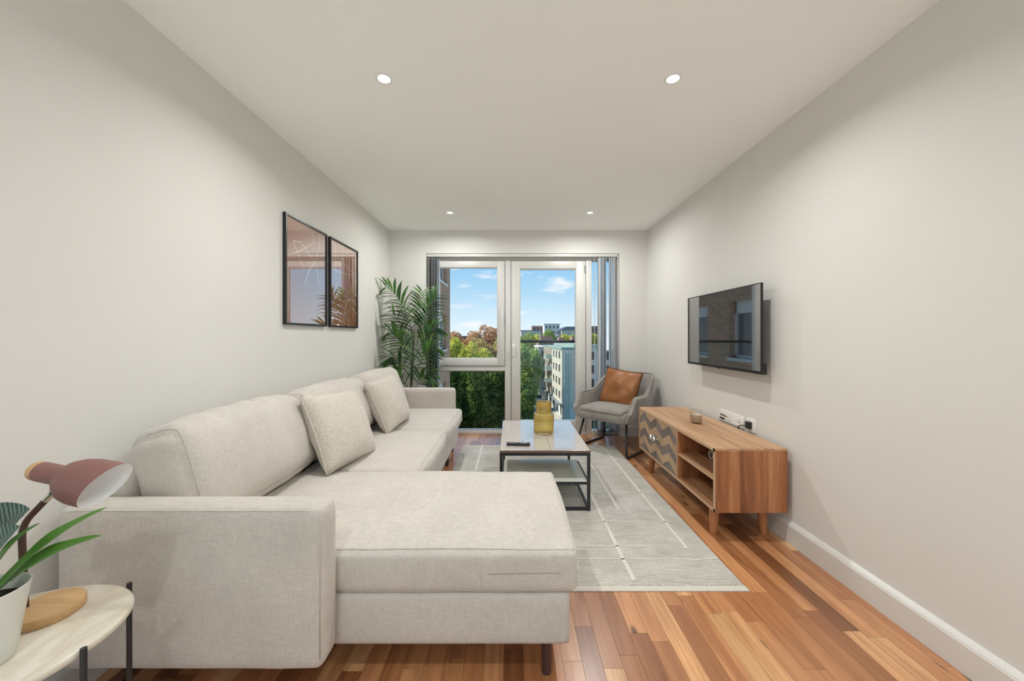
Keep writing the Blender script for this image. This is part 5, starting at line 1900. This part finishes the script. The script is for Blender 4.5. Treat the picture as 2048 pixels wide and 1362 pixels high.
# trees: a crown of many small leaves and a trunk
def tree(x, y, zt, rx, rz, mat, lab, n=4500, leaf=0.34, name='tree', zbase=GZ, group=None, blobs=9):
    t = empty(name, (x, y, zbase), label=lab, cat='tree', group=group)
    rng = np.random.default_rng(abs(hash((round(x, 2), round(y, 2)))) % 100000)
    cz = zt - rz
    bl = []
    for i in range(blobs):
        a = rng.uniform(0, 2 * PI); e = rng.uniform(-0.75, 1.0)
        rr = rng.uniform(0.35, 0.62)
        bl.append((x + rx * rr * math.cos(a), y + rx * rr * math.sin(a), cz + rz * 0.62 * e, rng.uniform(0.42, 0.6)))
    bl.append((x, y, cz + rz * 0.45, 0.55)); bl.append((x, y, cz, 0.7))
    bl = np.array(bl)
    ids = rng.integers(0, len(bl), n)
    d = rng.normal(size=(n, 3)); d /= np.linalg.norm(d, axis=1, keepdims=True)
    rad = rng.uniform(0.72, 1.03, (n, 1))
    c = bl[ids, :3] + d * rad * bl[ids, 3:4] * np.array([rx, rx, rz])
    u = rng.normal(size=(n, 3)); u /= np.linalg.norm(u, axis=1, keepdims=True)
    v = np.cross(u, rng.normal(size=(n, 3))); v /= np.linalg.norm(v, axis=1, keepdims=True)
    s = leaf * rng.uniform(0.6, 1.25, (n, 1))
    V = np.stack([c - u * s, c + v * s * 0.55, c + u * s, c - v * s * 0.55], 1).reshape(-1, 3)
    me = bpy.data.meshes.new('foliage')
    me.vertices.add(len(V)); me.vertices.foreach_set('co', V.ravel())
    me.loops.add(n * 4); me.loops.foreach_set('vertex_index', np.arange(n * 4))
    me.polygons.add(n); me.polygons.foreach_set('loop_start', np.arange(0, n * 4, 4))
    me.update(calc_edges=True)
    me.materials.append(M[mat])
    o = link_mesh('foliage', me, None, t)
    o['kind'] = 'stuff'
    bm = nb()
    tube(bm, [(x, y, zbase), (x + 0.1, y, zbase + (cz - zbase) * 0.6), (x - 0.1, y, cz + rz * 0.3)], [rx * 0.075 + 0.1, rx * 0.06 + 0.06, 0.05], 8)
    for i in range(4):
        p = bl[i]
        tube(bm, [(x, y, zbase + (cz - zbase) * 0.7), ((x + p[0]) / 2, (y + p[1]) / 2, cz - rz * 0.25), (p[0], p[1], p[2])], [0.12, 0.08, 0.03], 6)
    obj('trunk', bm, M['bark'], t, smooth=True)
    return t
TR = [
 # the dark trees filling the lower pane
 (-11.0, 70, -3.9, 3.5, 7.0, 'leaf_dark', 'dark green park tree at the left of the lower pane', 9000, 0.34),
 (-6.6, 69, -4.5, 3.4, 6.9, 'leaf_dark', 'dark green park tree in the middle of the lower pane', 9000, 0.34),
 (-2.6, 70, -4.3, 3.3, 7.0, 'leaf_dark', 'dark green park tree at the right of the lower pane', 9000, 0.34),
 (-8.8, 76, -3.9, 3.4, 6.2, 'leaf_dark', 'dark green tree behind the middle park tree', 6000, 0.36),
 (-4.4, 77, -4.1, 3.2, 6.0, 'leaf_dark', 'dark green tree behind the right park tree', 6000, 0.36),
 (-15.2, 73, -3.0, 3.4, 6.2, 'leaf_dark', 'dark green tree behind the brick wing', 5000, 0.36),
 # lime trees
 (-13.8, 86, 0.4, 3.0, 6.0, 'leaf_lime', 'lime green tree beside the brick wing', 5000, 0.33),
 (-10.4, 84, -0.6, 2.8, 5.6, 'leaf_lime', 'second lime green tree from the brick wing', 5000, 0.33),
 (-6.4, 86, -1.4, 2.7, 5.0, 'leaf_lime', 'low lime green tree right of the others', 4000, 0.33),
 (-2.2, 88, -1.2, 2.6, 5.2, 'leaf_lime', 'lime green tree by the window mullion', 4000, 0.33),
 # olive and rust
 (-8.2, 98, 0.6, 4.2, 6.5, 'leaf_olive', 'olive tree left of centre behind the lime trees', 5500, 0.36),
 (-2.8, 100, 0.9, 3.8, 6.5, 'leaf_olive', 'olive tree right of centre behind the lime trees', 5500, 0.36),
 (-16.8, 112, 2.9, 4.4, 7.0, 'leaf_rust', 'rusty autumn tree beside the brick wing', 5000, 0.38),
 (-11.2, 110, 3.1, 4.2, 7.0, 'leaf_rust', 'rusty autumn tree second from the brick wing', 5000, 0.38),
 (-6.8, 116, 4.3, 4.0, 7.0, 'leaf_rust', 'tallest rusty autumn tree on the skyline', 5000, 0.38),
 (-2.0, 112, 3.0, 4.2, 7.0, 'leaf_rust', 'rusty autumn tree by the window mullion', 5000, 0.38),
 # left of the street, seen through the door
 (3.1, 70, -1.6, 2.7, 5.8, 'leaf_mid', 'mid green street tree left of the street', 9000, 0.33),
 (1.0, 74, -0.9, 2.8, 6.0, 'leaf_mid', 'mid green tree beside the door frame', 6000, 0.33),
 (5.0, 92, -1.6, 2.2, 5.4, 'leaf_mid', 'slender green tree farther along the street', 5000, 0.33),
 (1.9, 62, -7.6, 2.3, 3.8, 'leaf_dark', 'low dark tree at the foot of the door view', 7000, 0.32),
 (3.6, 100, 0.2, 3.0, 6.2, 'leaf_mid', 'green tree behind the street trees', 4500, 0.35),
 # middle distance behind the block
 (5.5, 150, 2.2, 4.4, 7.0, 'leaf_mid', 'hazy green tree far left of the roof stacks', 3500, 0.45),
 (10.5, 160, 2.6, 4.6, 7.0, 'leaf_lime', 'yellowish tree behind the first roof stack', 3500, 0.45),
 (16.0, 165, 4.6, 4.6, 8.0, 'leaf_mid', 'round green tree below the white flats', 4000, 0.45),
 (22.5, 160, 2.4, 4.2, 7.0, 'leaf_lime', 'yellowish tree right of the round green tree', 3500, 0.45),
 (27.0, 165, 2.6, 4.2, 7.0, 'leaf_mid', 'green tree in front of the pitched roof house', 3500, 0.45),
 (33.0, 160, 3.4, 4.4, 7.0, 'leaf_lime', 'yellowish tree at the right edge of the door view', 3500, 0.45),
]
for (x, y, zt, rx, rz, m, lab, n, lf) in TR:
    tree(x, y, zt, rx, rz, m, lab, n, lf)
